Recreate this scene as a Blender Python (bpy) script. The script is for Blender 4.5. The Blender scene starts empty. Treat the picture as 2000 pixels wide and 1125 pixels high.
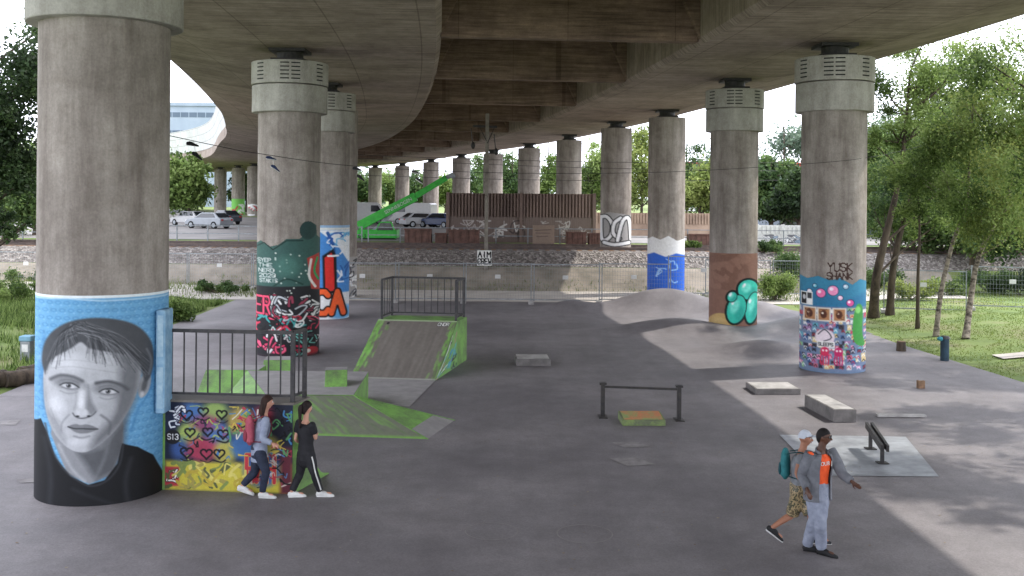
import bpy,bmesh,math,random
import numpy as np
from mathutils import Vector as V,Matrix
rd=random.Random(5); rng=np.random.default_rng(5)
rad=math.radians; pi=math.pi
sc=bpy.context.scene; col=sc.collection
F,H,HY,TH=2000.,5.,385.,rad(.5)
cT,sT=math.cos(TH),math.sin(TH)
Z=V((0,0,1))
def ray(px,py):
    u=(px-1000)/F; v=(HY-py)/F
    return V((u*cT-v*sT,1,u*sT+v*cT))
def P(px,py,Y): return ray(px,py)*Y+V((0,0,H))
def G(px,py,z=0.):
    r=ray(px,py); t=(z-H)/r.z; return V((r.x*t,t,z))
def proj(p):
    X=p[0]/p[1]; W=(p[2]-H)/p[1]
    return 1000+F*(X*cT+W*sT), HY-F*(-X*sT+W*cT)
def lin(c):
    c=np.asarray(c,float)/255.
    return np.where(c<=.04045,c/12.92,((c+.055)/1.055)**2.4)
def S(*c): return tuple(float(x) for x in lin(c))+(1.,)
# ---------------------------------------------------------------- builders
ORG={}
def tag(o,label,cat,group=None,kind=None):
    if label: o['label']=label
    if cat: o['category']=cat
    if group: o['group']=group
    if kind: o['kind']=kind
    return o
def thing(name,label,cat,loc=(0,0,0),group=None):
    o=bpy.data.objects.new(name,None); col.objects.link(o); o.location=loc; o.empty_display_size=.2
    ORG[o.name]=V(loc); return tag(o,label,cat,group)
def catm(pts,k=4):
    a=np.array([list(p) for p in pts],float); n=len(a)
    if n<3: return a
    out=[]
    for i in range(n-1):
        p0=a[max(i-1,0)];p1=a[i];p2=a[i+1];p3=a[min(i+2,n-1)]
        for j in range(k):
            t=j/k
            out.append(.5*((2*p1)+(-p0+p2)*t+(2*p0-5*p1+4*p2-p3)*t*t+(-p0+3*p1-3*p2+p3)*t**3))
    out.append(a[-1]); return np.array(out)
def link(name,me,mat,parent=None,org=None):
    o=bpy.data.objects.new(name,me); col.objects.link(o)
    for m in (mat if isinstance(mat,(list,tuple)) else [mat]): me.materials.append(m)
    if parent is not None: o.parent=parent; ORG[o.name]=ORG[parent.name]
    else:
        o.location=org or (0,0,0); ORG[o.name]=V(org or (0,0,0))
    return o
class MB:
    def __init__(s): s.v=[];s.f=[]
    def add(s,vs,fs):
        n=len(s.v); s.v+=[tuple(v) for v in vs]; s.f+=[tuple(i+n for i in f) for f in fs]; return s
    def hexa(s,p): return s.add(p,[(3,2,1,0),(4,5,6,7),(0,1,5,4),(1,2,6,5),(2,3,7,6),(3,0,4,7)])
    def box(s,c,d,rz=0):
        c=V(c);x,y,z=[q/2 for q in d];m=Matrix.Rotation(rz,3,'Z')
        return s.hexa([c+m@V(q) for q in((-x,-y,-z),(x,-y,-z),(x,y,-z),(-x,y,-z),(-x,-y,z),(x,-y,z),(x,y,z),(-x,y,z))])
    def bar(s,a,b,w,h=None,up=Z):
        a=V(a);b=V(b);h=h or w;t=(b-a).normalized()
        if abs(t.dot(up))>.95: up=V((0,1,0))
        r=t.cross(up).normalized()*w/2;u=r.cross(t).normalized()*h/2
        return s.hexa([a-r-u,a+r-u,b+r-u,b-r-u,a-r+u,a+r+u,b+r+u,b-r+u])
    def prism(s,poly,vec):
        n=len(poly);vec=V(vec);p=[V(q) for q in poly]
        return s.add(p+[q+vec for q in p],[tuple(range(n))[::-1],tuple(range(n,2*n))]+[(i,(i+1)%n,n+(i+1)%n,n+i) for i in range(n)])
    def tube(s,pts,rs,n=8,side=None,rnd=False,arc=None):
        pts=[V(p) for p in pts]
        if isinstance(rs,(int,float)): rs=[rs]*len(pts)
        rs=[(r,r) if isinstance(r,(int,float,np.floating)) else tuple(r) for r in rs]
        if rnd:
            t0=(pts[0]-pts[1]).normalized();t1=(pts[-1]-pts[-2]).normalized()
            r0=min(rs[0]);r1=min(rs[-1])
            sc_=lambda r,k:(r[0]*k,r[1]*k)
            pts=[pts[0]+t0*r0*.95,pts[0]+t0*r0*.6]+pts+[pts[-1]+t1*r1*.6,pts[-1]+t1*r1*.95]
            rs=[sc_(rs[0],.3),sc_(rs[0],.8)]+rs+[sc_(rs[-1],.8),sc_(rs[-1],.3)]
        a=None;vs=[];N_=len(pts)
        ang=[2*pi*k/n for k in range(n)] if arc is None else [arc[0]+(arc[1]-arc[0])*k/(n-1) for k in range(n)]
        for i,p in enumerate(pts):
            t=(pts[min(i+1,N_-1)]-pts[max(i-1,0)]).normalized()
            ref=V(side) if side is not None else a
            if ref is None: ref=V((1,0,0)) if abs(t.x)<.8 else V((0,1,0))
            a=ref-t*ref.dot(t)
            if a.length<1e-3: a=t.orthogonal()
            a.normalize();b=t.cross(a)
            for q in ang: vs.append(p+a*math.cos(q)*rs[i][0]+b*math.sin(q)*rs[i][1])
        fs=[];m=n if arc is None else n-1
        for i in range(N_-1):
            for k in range(m):
                k2=(k+1)%n; fs.append((i*n+k,i*n+k2,(i+1)*n+k2,(i+1)*n+k))
        if arc is None: fs+= [tuple(range(n))[::-1],tuple((N_-1)*n+k for k in range(n))]
        return s.add(vs,fs)
    def ball(s,c,r,n=12,ax=None):
        c=V(c);r=(r,r,r) if isinstance(r,(int,float)) else r
        ax=ax or (V((1,0,0)),V((0,1,0)),Z);vs=[];m=n//2+1
        for i in range(m+1):
            th=pi*i/m
            for k in range(n):
                ph=2*pi*k/n
                vs.append(c+ax[0]*r[0]*math.sin(th)*math.cos(ph)+ax[1]*r[1]*math.sin(th)*math.sin(ph)+ax[2]*r[2]*math.cos(th))
        return s.add(vs,[(i*n+k,(i+1)*n+k,(i+1)*n+(k+1)%n,i*n+(k+1)%n) for i in range(m) for k in range(n)])
    def mesh(s,name,o0):
        me=bpy.data.meshes.new(name); me.from_pydata([(v[0]-o0[0],v[1]-o0[1],v[2]-o0[2]) for v in s.v],[],s.f); me.update(); return me
    def build(s,name,mat,parent=None,smooth=0,bevel=0,org=None,label=None):
        o0=ORG[parent.name] if parent is not None else V(org or (0,0,0))
        me=s.mesh(name,o0)
        if smooth: me.shade_smooth(); me.set_sharp_from_angle(angle=rad(smooth))
        o=link(name,me,mat,parent,org)
        if bevel:
            b=o.modifiers.new('b','BEVEL');b.width=bevel;b.segments=2;b.limit_method='ANGLE'
        if label: o['label']=label
        return o
    def skin(s,name,mat,parent,voxel=.011,it=3,fold=0,fs=.09):
        o0=ORG[parent.name]; me=s.mesh(name,o0); t=bpy.data.objects.new('tmp',me); col.objects.link(t)
        r=t.modifiers.new('r','REMESH');r.mode='VOXEL';r.voxel_size=voxel
        q=t.modifiers.new('s','SMOOTH');q.factor=.5;q.iterations=it
        if fold:
            tx=bpy.data.textures.new('folds','CLOUDS');tx.noise_scale=fs
            d=t.modifiers.new('d','DISPLACE');d.texture=tx;d.strength=fold;d.mid_level=.5
        dg=bpy.context.evaluated_depsgraph_get();dg.update()
        m2=bpy.data.meshes.new_from_object(t.evaluated_get(dg)); bpy.data.objects.remove(t)
        m2.shade_smooth(); m2.name=name
        return link(name,m2,mat,parent)
def dup(root,loc,rz=0,label=None):
    r=root.copy();col.objects.link(r);r.location=loc;r.rotation_euler=(0,0,rz)
    if label:r['label']=label
    for c in list(root.children):
        d=c.copy();col.objects.link(d);d.parent=r
        for g in list(c.children):
            e=g.copy();col.objects.link(e);e.parent=d
    return r
# ---------------------------------------------------------------- materials
def nt(name):
    m=bpy.data.materials.new(name);m.use_nodes=True;t=m.node_tree;b=t.nodes['Principled BSDF'];return m,t,b
def N(t,typ,**k):
    n=t.nodes.new(typ)
    for a,v in k.items():
        if a in n.inputs: n.inputs[a].default_value=v
        else: setattr(n,a,v)
    return n
def ramp(t,fac,stops):
    r=N(t,'ShaderNodeValToRGB');e=r.color_ramp.elements
    while len(e)<len(stops): e.new(.5)
    for q,(p,c) in zip(e,stops): q.position=p;q.color=c
    t.links.new(fac,r.inputs[0]);return r.outputs[0]
def coords(t,scale=(1,1,1),src='Object'):
    c=N(t,'ShaderNodeTexCoord');m=N(t,'ShaderNodeMapping');m.inputs['Scale'].default_value=scale
    t.links.new(c.outputs[src],m.inputs[0]);return m.outputs[0]
def noi(t,vec,s,det=4,rough=.6):
    n=N(t,'ShaderNodeTexNoise');n.inputs['Scale'].default_value=s;n.inputs['Detail'].default_value=det;n.inputs['Roughness'].default_value=rough
    t.links.new(vec,n.inputs['Vector']);return n.outputs[0]
def mixc(t,f,a,b,mode='MIX'):
    m=N(t,'ShaderNodeMixRGB',blend_type=mode)
    for i,x in enumerate((f,a,b)):
        if hasattr(x,'links') or hasattr(x,'is_linked'): t.links.new(x,m.inputs[i])
        else: m.inputs[i].default_value=x
    return m.outputs[0]
def bump(t,b,h,st=.3,d=.02):
    n=N(t,'ShaderNodeBump');n.inputs['Strength'].default_value=st;n.inputs['Distance'].default_value=d
    t.links.new(h,n.inputs['Height']);t.links.new(n.outputs[0],b.inputs['Normal'])
def mat(name,c,c2=None,s=4,rough=.75,metal=0,bs=0,bst=.3,scale=(1,1,1),lo=.35,hi=.65,spec=.3):
    m,t,b=nt(name);b.inputs['Roughness'].default_value=rough;b.inputs['Metallic'].default_value=metal;b.inputs['Specular IOR Level'].default_value=spec
    c2=c2 or tuple(x*.72 for x in c[:3])+(1,)
    v=coords(t,scale);n=noi(t,v,s,6)
    t.links.new(ramp(t,n,[(lo,c),(hi,c2)]),b.inputs['Base Color'])
    if bs: bump(t,b,noi(t,coords(t),bs,6),bst)
    return m
def concrete(name,c1,c2,src='Object',sc1=(1,1,.12),s1=2.2,brick=None,rough=.85,bl=.6):
    m,t,b=nt(name);b.inputs['Roughness'].default_value=rough;b.inputs['Specular IOR Level'].default_value=.2
    v=coords(t,sc1,src);v2=coords(t,(1,1,1),src)
    base=ramp(t,noi(t,v,s1,8,.7),[(.32,c1),(.68,c2)])
    blot=ramp(t,noi(t,v2,.6,5),[(.35,(bl,bl*.98,bl*.96,1)),(.6,(1,1,1,1))])
    base=mixc(t,.8,base,blot,'MULTIPLY')
    bl2=ramp(t,noi(t,v2,3.5,6,.7),[(.4,(1,1,1,1)),(.72,(.68,.66,.64,1))]);base=mixc(t,.75,base,bl2,'MULTIPLY')
    fine=ramp(t,noi(t,v2,25,3),[(.3,(.8,.8,.8,1)),(.7,(1.08,1.08,1.08,1))])
    base=mixc(t,.8,base,fine,'MULTIPLY')
    if brick:
        bt=N(t,'ShaderNodeTexBrick');bt.offset=.5;bt.inputs['Scale'].default_value=1;bt.inputs['Brick Width'].default_value=brick[0];bt.inputs['Row Height'].default_value=brick[1]
        bt.inputs['Mortar Size'].default_value=brick[2];bt.inputs['Color1'].default_value=(1,1,1,1);bt.inputs['Color2'].default_value=(.84,.83,.82,1);bt.inputs['Mortar'].default_value=(.5,.48,.46,1)
        t.links.new(v2,bt.inputs[0]);base=mixc(t,.75,base,bt.outputs[0],'MULTIPLY')
    t.links.new(base,b.inputs['Base Color']);bump(t,b,noi(t,v,12,6),.35,.02);return m
def attrmat(name,rough=.7,tr=0):
    m,t,b=nt(name);a=N(t,'ShaderNodeAttribute',attribute_name='Col')
    cc=mixc(t,.5,a.outputs['Color'],ramp(t,noi(t,coords(t),9,5),[(.3,(.8,.8,.8,1)),(.7,(1.1,1.1,1.1,1))]),'MULTIPLY')
    t.links.new(cc,b.inputs['Base Color']);b.inputs['Roughness'].default_value=rough;b.inputs['Specular IOR Level'].default_value=.25
    if tr:
        o=t.nodes['Material Output'];tl=N(t,'ShaderNodeBsdfTranslucent');mx=N(t,'ShaderNodeMixShader');mx.inputs[0].default_value=tr
        t.links.new(cc,tl.inputs[0]);t.links.new(b.outputs[0],mx.inputs[1]);t.links.new(tl.outputs[0],mx.inputs[2]);t.links.new(mx.outputs[0],o.inputs[0])
    return m
M={}
M['pil']=concrete('pillar_concrete',S(188,180,172),S(136,127,120))
M['ring']=concrete('collar_concrete',S(196,194,186),S(164,161,153))
M['sof']=concrete('soffit_concrete',S(196,181,169),S(132,119,110),'UV',(5,.12,1),2.0,brick=(9.,2.4,.02))
M['beam']=concrete('beam_concrete',S(166,143,126),S(100,84,74),'Object',(.35,1,7),1.5,brick=(3.2,.8,.012))
M['paint']=attrmat('mural_paint',.6)
M['leaf']=attrmat('foliage',.6,.45)
M['steel']=mat('dark_steel',S(40,40,42),S(62,58,55),rough=.5,s=9)
M['galv']=mat('galvanised_steel',S(150,155,158),S(120,124,128),rough=.45,metal=.6)
M['rail']=mat('railing_paint',S(48,48,52),S(70,68,68),rough=.45,s=8)
M['white']=mat('white_paint',S(215,215,212),S(190,190,188),s=6,rough=.6)
M['black']=mat('black_matte',S(24,24,26),S(34,34,36),rough=.7)
M['rub']=mat('rubber',S(20,20,20),rough=.85)
M['glass']=mat('dark_glass',S(30,36,42),rough=.1,spec=.8)
M['green']=mat('crane_green',S(70,190,70),S(55,165,60),rough=.4)
M['rust']=mat('rusty_steel',S(122,92,82),S(90,70,64),s=3,rough=.8,bs=12)
M['track']=mat('track_steel',S(105,92,86),S(80,72,70),s=3,rough=.7)
M['brown']=mat('noise_wall_brown',S(136,116,108),S(104,88,83),s=.8,rough=.8,scale=(1,1,.3))
M['tan']=mat('noise_wall_tan',S(170,148,128),S(140,120,104),s=.8,rough=.8)
M['bark']=mat('bark',S(98,86,74),S(54,47,41),s=5,scale=(1,1,.3),bs=14,bst=.8,rough=.9)
M['birch']=mat('birch_bark',S(150,140,126),S(68,60,54),s=5,scale=(1,1,1.8),bs=14,bst=.6,rough=.9,lo=.42,hi=.62)
M['wood']=mat('weathered_wood',S(150,118,92),S(95,78,62),s=6,scale=(1,4,1),bs=15,rough=.85)
M['slab']=mat('concrete_slab',S(186,183,180),S(150,147,144),s=3,bs=30,bst=.2)
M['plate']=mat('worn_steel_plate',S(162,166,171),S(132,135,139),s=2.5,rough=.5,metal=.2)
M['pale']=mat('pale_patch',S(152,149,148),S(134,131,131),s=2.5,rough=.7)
def worn(name,g,d,s=2.2,lo=.42,hi=.58):
    m,t,b=nt(name);v=coords(t)
    n=noi(t,v,s,8,.7);c=ramp(t,n,[(lo,g),(hi,d)]);c=mixc(t,.6,c,ramp(t,noi(t,v,22,5,.7),[(.3,(.7,.7,.7,1)),(.7,(1.12,1.12,1.12,1))]),'MULTIPLY')
    t.links.new(c,b.inputs['Base Color']);b.inputs['Roughness'].default_value=.7;return m
M['gw']=worn('worn_green_paint',S(124,174,84),S(96,116,78),2.0,.38,.66)
M['gp']=worn('pale_green_paint',S(122,152,94),S(110,112,100),1.1,.4,.62)
M['ply']=worn('dark_ply',S(120,114,106),S(98,93,88),1.2,.35,.65)
# ---------------------------------------------------------------- canvas painter
FT={'A':'062046|1333','B':'06003041423303|3344453606','C':'4130100105163645','D':'06003041453606','E':'40000646|0333','G':'41301001051636454323','H':'0006|4046|0343','I':'2026','J':'4045361605','K':'0006|400346','L':'000646','M':'0600234046','N':'06004640','O':'100105163645413010','P':'06003041423303','R':'06003041423303|2346','S':'413010010213334445361605','T':'0040|2026','U':'000516364540','W':'0016233640','Y':'0023|4023|2326','1':'112026','3':'011030414233|23334445361605','5':'4000023344361605','6':'4130100105163645443313','0':'100105163645413010','2':'01103041420646'}
class Cv:
    def __init__(s,x0,y0,x1,y1,c,k=1.,al=1.):
        s.b=(x0,y0,x1,y1);s.w=max(2,int((x1-x0)*k));s.h=max(2,int((y1-y0)*k))
        s.X,s.Y=np.meshgrid(np.linspace(x0,x1,s.w),np.linspace(y0,y1,s.h))
        s.a=np.zeros((s.h,s.w,4));s.a[...,:3]=np.array(c)/255.;s.a[...,3]=al
    def put(s,m,c,al=1):
        m=np.clip(m,0,1)*al;s.a[...,:3]=s.a[...,:3]*(1-m[...,None])+np.array(c)/255.*m[...,None];s.a[...,3]=np.maximum(s.a[...,3],m);return s
    def ell(s,cx,cy,rx,ry,c,soft=1.,al=1,rot=0,ring=0):
        dx=s.X-cx;dy=s.Y-cy;a=rad(rot);x=dx*math.cos(a)+dy*math.sin(a);y=-dx*math.sin(a)+dy*math.cos(a)
        d=(np.sqrt((x/rx)**2+(y/ry)**2)-1)*min(rx,ry)
        if ring: d=abs(d)-ring/2
        return s.put(.5-d/soft,c,al)
    def _sd(s,pts,close):
        p=np.array(pts,float);d=np.full(s.X.shape,1e9);ins=np.zeros(s.X.shape,bool);n=len(p)
        for i in range(n if close else n-1):
            a=p[i];b=p[(i+1)%n];e=b-a;L=max((e**2).sum(),1e-9)
            t=np.clip(((s.X-a[0])*e[0]+(s.Y-a[1])*e[1])/L,0,1)
            d=np.minimum(d,(s.X-a[0]-t*e[0])**2+(s.Y-a[1]-t*e[1])**2)
            if close and a[1]!=b[1]:
                ins^=((a[1]>s.Y)!=(b[1]>s.Y))&(s.X<(b[0]-a[0])*(s.Y-a[1])/(b[1]-a[1])+a[0])
        d=np.sqrt(d);return np.where(ins,-d,d) if close else d
    def poly(s,pts,c,soft=1.,al=1,sm=0):
        if sm: pts=catm(list(pts)+[pts[0]],4)[:-1]
        return s.put(.5-s._sd(pts,True)/soft,c,al)
    def rect(s,x0,y0,x1,y1,c,soft=1.,al=1): return s.poly([(x0,y0),(x1,y0),(x1,y1),(x0,y1)],c,soft,al)
    def line(s,pts,w,c,soft=1.,al=1,sm=0):
        if sm: pts=catm(pts,4)
        return s.put(.5-(s._sd(pts,False)-w/2)/soft,c,al)
    def word(s,tx,x,y,w,h,lw,c,out=None,ow=3,slant=0):
        n=len(tx);cw=w/n
        for pas in ((1,0) if out else (0,)):
            for i,ch in enumerate(tx):
                if ch==' ': continue
                for st in FT[ch].split('|'):
                    p=[(x+i*cw+int(st[k])/4*cw*.78-slant*int(st[k+1])/6*h,y+int(st[k+1])/6*h) for k in range(0,len(st),2)]
                    s.line(p,lw+(ow if pas else 0),out if pas else c)
        return s
    def heart(s,cx,cy,r,c,al=1,soft=1):
        pts=[(cx+r*.06*16*math.sin(t)**3,cy-r*.06*(13*math.cos(t)-5*math.cos(2*t)-2*math.cos(3*t)-math.cos(4*t))) for t in np.linspace(0,2*pi,20)[:-1]]
        return s.line(list(pts)+[pts[0]],3.6,c,soft,al)
    def tangle(s,x0,y0,x1,y1,n,cols,w=(2,5),out=None,L=14):
        for i in range(n):
            x,y=rd.uniform(x0,x1),rd.uniform(y0,y1);p=[(x,y)]
            for k in range(rd.randint(2,4)): p.append((min(max(p[-1][0]+rd.uniform(-L,L),x0),x1),min(max(p[-1][1]+rd.uniform(-L,L),y0),y1)))
            lw=rd.uniform(*w)
            if out: s.line(p,lw+3,out,1,sm=1)
            s.line(p,lw,rd.choice(cols),1,sm=1)
        return s
    def speck(s,amp=.05):
        n=rng.normal(0,amp*.35,(s.h//2+2,s.w//2+2));n=np.kron(n,np.ones((2,2)))[:s.h,:s.w]
        s.a[...,:3]=np.clip(s.a[...,:3]*(1+n[...,None]),0,1);return s
    def sample(s,x,y):
        x0,y0,x1,y1=s.b;fx=np.clip((x-x0)/(x1-x0)*(s.w-1),0,s.w-1.001);fy=np.clip((y-y0)/(y1-y0)*(s.h-1),0,s.h-1.001)
        i=fx.astype(int);j=fy.astype(int);u=(fx-i)[...,None];v=(fy-j)[...,None];a=s.a
        return a[j,i]*(1-u)*(1-v)+a[j,i+1]*u*(1-v)+a[j+1,i]*(1-u)*v+a[j+1,i+1]*u*v
def gridmesh(name,Vt,C,parent,mt,smooth=True,org=None):
    h,w=Vt.shape[:2];idx=np.arange(h*w).reshape(h,w)
    f=np.stack([idx[:-1,:-1],idx[:-1,1:],idx[1:,1:],idx[1:,:-1]],-1).reshape(-1,4)
    if C is not None:
        al=C[...,3];ok=((al[:-1,:-1]+al[1:,1:]+al[:-1,1:]+al[1:,:-1])/4>.5).reshape(-1);f=f[ok]
    o0=np.array(ORG[parent.name] if parent is not None else (org or (0,0,0)))
    me=bpy.data.meshes.new(name);me.from_pydata((Vt.reshape(-1,3)-o0).tolist(),[],f.tolist())
    if C is not None:
        at=me.color_attributes.new('Col','FLOAT_COLOR','POINT');cc=np.ones((h*w,4));cc[:,:3]=lin(np.clip(C[...,:3].reshape(-1,3),0,1)*255)
        at.data.foreach_set('color',cc.ravel())
    if smooth: me.shade_smooth()
    return link(name,me,mt,parent,org)
def paint_cyl(par,X,Yc,r,z0,z1,cv,name='mural'):
    rp=r*F/Yc;n=int(rp*2.9);th=np.linspace(rad(-125),rad(125),n);m=int((z1-z0)*F/Yc)+2
    zs=np.linspace(z1,z0,m);a0=math.atan2(X,Yc)
    Vt=np.zeros((m,n,3));px=np.zeros((m,n));py=np.zeros((m,n))
    for j,z in enumerate(zs):
        cx,_=proj((X,Yc,z));_,yy=proj((X,Yc-r,z))
        Vt[j,:,0]=X+(r+.004)*np.sin(th-a0);Vt[j,:,1]=Yc-(r+.004)*np.cos(th-a0);Vt[j,:,2]=z
        px[j]=cx+rp*np.sin(th);py[j]=yy
    return gridmesh(name,Vt,cv.sample(px,py),par,M['paint'])
def paint_quad(par,a,b,c,d,cv,name='mural',off=.004):
    a,b,c,d=[np.array(q,float) for q in (a,b,c,d)];nn=np.cross(b-a,d-a);nn/=np.linalg.norm(nn);x0,y0,x1,y1=cv.b
    if nn@(np.array([0,0,5.])-a)<0: nn=-nn
    u,v=np.meshgrid(np.linspace(0,1,cv.w),np.linspace(0,1,cv.h));U=u[...,None];W=v[...,None]
    Vt=a*(1-U)*(1-W)+b*U*(1-W)+c*U*W+d*(1-U)*W+nn*off
    return gridmesh(name,Vt,cv.sample(x0+u*(x1-x0),y0+v*(y1-y0)),par,M['paint'],False)
# ---------------------------------------------------------------- camera, light, world
cam=bpy.data.objects.new('camera',bpy.data.cameras.new('camera'));col.objects.link(cam);sc.camera=cam
cam.data.sensor_width=36;cam.data.lens=36*F/2000;cam.data.shift_y=(HY-562.5)/2000;cam.data.clip_end=6000
cam.matrix_world=Matrix(((cT,-sT,0,0),(0,0,-1,0),(sT,cT,0,H),(0,0,0,1)))
EL,AZ=50,72
sd=V((math.sin(rad(AZ))*math.cos(rad(EL)),math.cos(rad(AZ))*math.cos(rad(EL)),math.sin(rad(EL))))
sun=bpy.data.objects.new('sun',bpy.data.lights.new('sun','SUN'));col.objects.link(sun)
sun.data.energy=4.6;sun.data.angle=rad(.8);sun.data.color=(1,.95,.87);sun.rotation_euler=sd.to_track_quat('Z','Y').to_euler()
w=bpy.data.worlds.new('World');sc.world=w;w.use_nodes=True;t=w.node_tree;bg=t.nodes['Background']
sky=N(t,'ShaderNodeTexSky',sky_type='NISHITA');sky.sun_disc=False;sky.sun_elevation=rad(EL);sky.sun_rotation=rad(AZ);sky.dust_density=2.5
cl=ramp(t,noi(t,coords(t,(1,1,2.5),'Generated'),2.2,7),[(.35,(.65,.65,.65,1)),(.6,(1,1,1,1))])
t.links.new(mixc(t,cl,sky.outputs[0],(25,25.8,29,1)),bg.inputs[0]);bg.inputs[1].default_value=.15
sc.view_settings.view_transform='Standard';sc.view_settings.look='None';sc.view_settings.exposure=0
# ---------------------------------------------------------------- ground
MO=[(6.9,46,2.5,1.3,.95),(2.6,45.2,1.3,.9,.42),(6.2,38.4,2.2,1.1,.5),(11.2,38.5,1.7,1.6,.6),(8.3,33.4,1.8,.9,.4),(-11.3,36,1.3,3,.2),(10.6,44.5,1.5,1.3,.55)]
def sst(a,b,x):
    t=min(max((x-a)/(b-a),0),1);return t*t*(3-2*t)
def hg(x,y):
    z=0
    if y<54.5:
        for a,b,sx,sy,h in MO:
            z+=h*math.exp(-((x-a)/sx)**2-((y-b)/sy)**2)
    if y>54: z+=1.1*sst(54.4,56.6,y)+.8*sst(56.6,58.2,y)
    if x>14.5 and y<54: z+=.35*sst(14.5,19,x)
    if x<-14 and y<54: z+=.3*sst(-14,-18,x)+.08*math.sin(x*1.3)*math.cos(y*.9)
    return z
def asp(x,y): return -12.6-.02*(y-25)<x<14.2-.09*max(0,y-27.8) and y<48.6
def sheet(name,mt,x0,x1,y0,y1,nx,ny,dz):
    ys=np.linspace(y0,y1,ny);Vt=np.zeros((ny,nx,3))
    for j,y in enumerate(ys):
        a=x0(y) if callable(x0) else x0;b=x1(y) if callable(x1) else x1
        for i,x in enumerate(np.linspace(a,b,nx)): Vt[j,i]=(x,y,hg(x,y)+dz)
    o=gridmesh(name,Vt[::-1],None,None,mt);o['kind']='structure';return o
gm,t,b=nt('ground_grass');v=coords(t)
c=ramp(t,noi(t,v,.35,6),[(.38,S(90,110,54)),(.5,S(108,126,64)),(.68,S(122,120,84))])
c=mixc(t,.5,c,ramp(t,noi(t,v,14,5),[(.3,(.6,.6,.55,1)),(.7,(1.12,1.12,1.1,1))]),'MULTIPLY')
t.links.new(c,b.inputs[0]);b.inputs['Roughness'].default_value=.95;bump(t,b,noi(t,v,9,6),.4,.04)
xs=[-3000,-1200,-500,-250,-140,-100]+list(np.arange(-80,80.1,1.))+[100,140,250,500,1200,3000]
ys=[-60,-20]+list(np.arange(0,70,.5))+[72,76,82,90,100,120,150,200,280,400,700,1200,2500,4500]
Vt=np.array([[(x,y,hg(x,y)-(.25 if asp(x-.6,y+.6) and asp(x+.6,y) else 0)) for x in xs] for y in ys])
o=gridmesh('ground',Vt[::-1],None,None,gm);o['kind']='structure'
am,t,b=nt('asphalt');v=coords(t)
c=ramp(t,noi(t,v,.22,7,.65),[(.32,S(102,98,101)),(.5,S(120,116,118)),(.7,S(140,135,136))])
c=mixc(t,.7,c,ramp(t,noi(t,coords(t,(1.2,.12,1)),.8,6),[(.35,(.82,.81,.81,1)),(.65,(1.05,1.05,1.05,1))]),'MULTIPLY')
c=mixc(t,.7,c,ramp(t,noi(t,v,1.6,7,.7),[(.38,(.82,.81,.81,1)),(.62,(1.06,1.06,1.06,1))]),'MULTIPLY')
c=mixc(t,.8,c,ramp(t,noi(t,v,38,3),[(.3,(.74,.74,.74,1)),(.7,(1.16,1.16,1.16,1))]),'MULTIPLY')
sp=ramp(t,noi(t,v,9,2),[(.76,(0,0,0,1)),(.8,(1,1,1,1))]);c=mixc(t,sp,c,S(150,146,140))
t.links.new(c,b.inputs[0]);b.inputs['Roughness'].default_value=.66;b.inputs['Specular IOR Level'].default_value=.5;bump(t,b,noi(t,v,45,5),.35,.012)
sheet('skatepark_asphalt',am,lambda y:-12.6-.02*(y-25)-(3+6*sst(25,20,y) if y<25 else 0),lambda y:14.2-.09*max(0,y-27.8)+8*sst(26,20,y),1.5,48.8,150,230,.012)
M['path']=mat('pale_path',S(186,180,172),S(165,158,150),s=.8,bs=20)
sheet('gravel_path',M['path'],-60,22,48.6,54.3,90,10,.03)
M['sand']=mat('sandy_slope',S(150,141,129),S(116,110,98),s=.9,bs=6,bst=.9)
sheet('sandy_embankment',M['sand'],-60,24,54.3,56.7,150,12,.03)
bm_,t,b=nt('ballast');v=coords(t);vo=N(t,'ShaderNodeTexVoronoi');vo.inputs['Scale'].default_value=9;t.links.new(v,vo.inputs[0])
g=N(t,'ShaderNodeSeparateColor');t.links.new(vo.outputs['Color'],g.inputs[0])
t.links.new(ramp(t,g.outputs[0],[(0,S(84,78,74)),(.6,S(122,115,110)),(1,S(160,154,148))]),b.inputs[0]);bump(t,b,vo.outputs['Distance'],1,.08);b.inputs['Roughness'].default_value=.9
sheet('railway_ballast',bm_,-70,40,56.7,66,180,24,.045)
M['lot']=mat('parking_tarmac',S(132,129,126),S(110,107,105),s=.3,bs=20)
sheet('parking_lot',M['lot'],-75,30,70,140,30,20,.03)
sheet('footpath',M['path'],15.4,40,32.0,32.8,30,3,.05)
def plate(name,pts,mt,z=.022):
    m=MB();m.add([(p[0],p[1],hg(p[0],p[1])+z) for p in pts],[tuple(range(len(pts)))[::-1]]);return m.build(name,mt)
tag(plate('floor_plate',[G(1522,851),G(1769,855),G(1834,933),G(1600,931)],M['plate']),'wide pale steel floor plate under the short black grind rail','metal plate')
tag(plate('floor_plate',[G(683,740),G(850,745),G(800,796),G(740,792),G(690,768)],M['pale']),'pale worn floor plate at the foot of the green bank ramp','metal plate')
pgm=mat('patch_grey',S(142,138,137),S(118,114,114),s=5)
for q in ([G(1190,897),G(1240,895),G(1282,909),G(1225,912)],[G(1195,866),G(1245,865),G(1275,874),G(1220,876)],[G(0,824),G(40,822),G(30,832),G(0,831)],[G(30,938),G(76,936),G(76,944),G(40,945)]):
    o=plate('asphalt_patch',q,pgm,.02);o['kind']='structure'
cm_=mat('chalk',S(140,136,135),S(124,120,119))
for (px,py,r) in ((1142,1042,.42),(960,1037,.4)):
    c=G(px,py,.02);m=MB();n=40
    m.add([c+V((math.cos(2*pi*k/n)*rr,math.sin(2*pi*k/n)*rr,0)) for rr in (r-.02,r) for k in range(n)],[(k,(k+1)%n,n+(k+1)%n,n+k) for k in range(n)])
    o=m.build('chalk_ring',cm_);o['kind']='structure'
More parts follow.
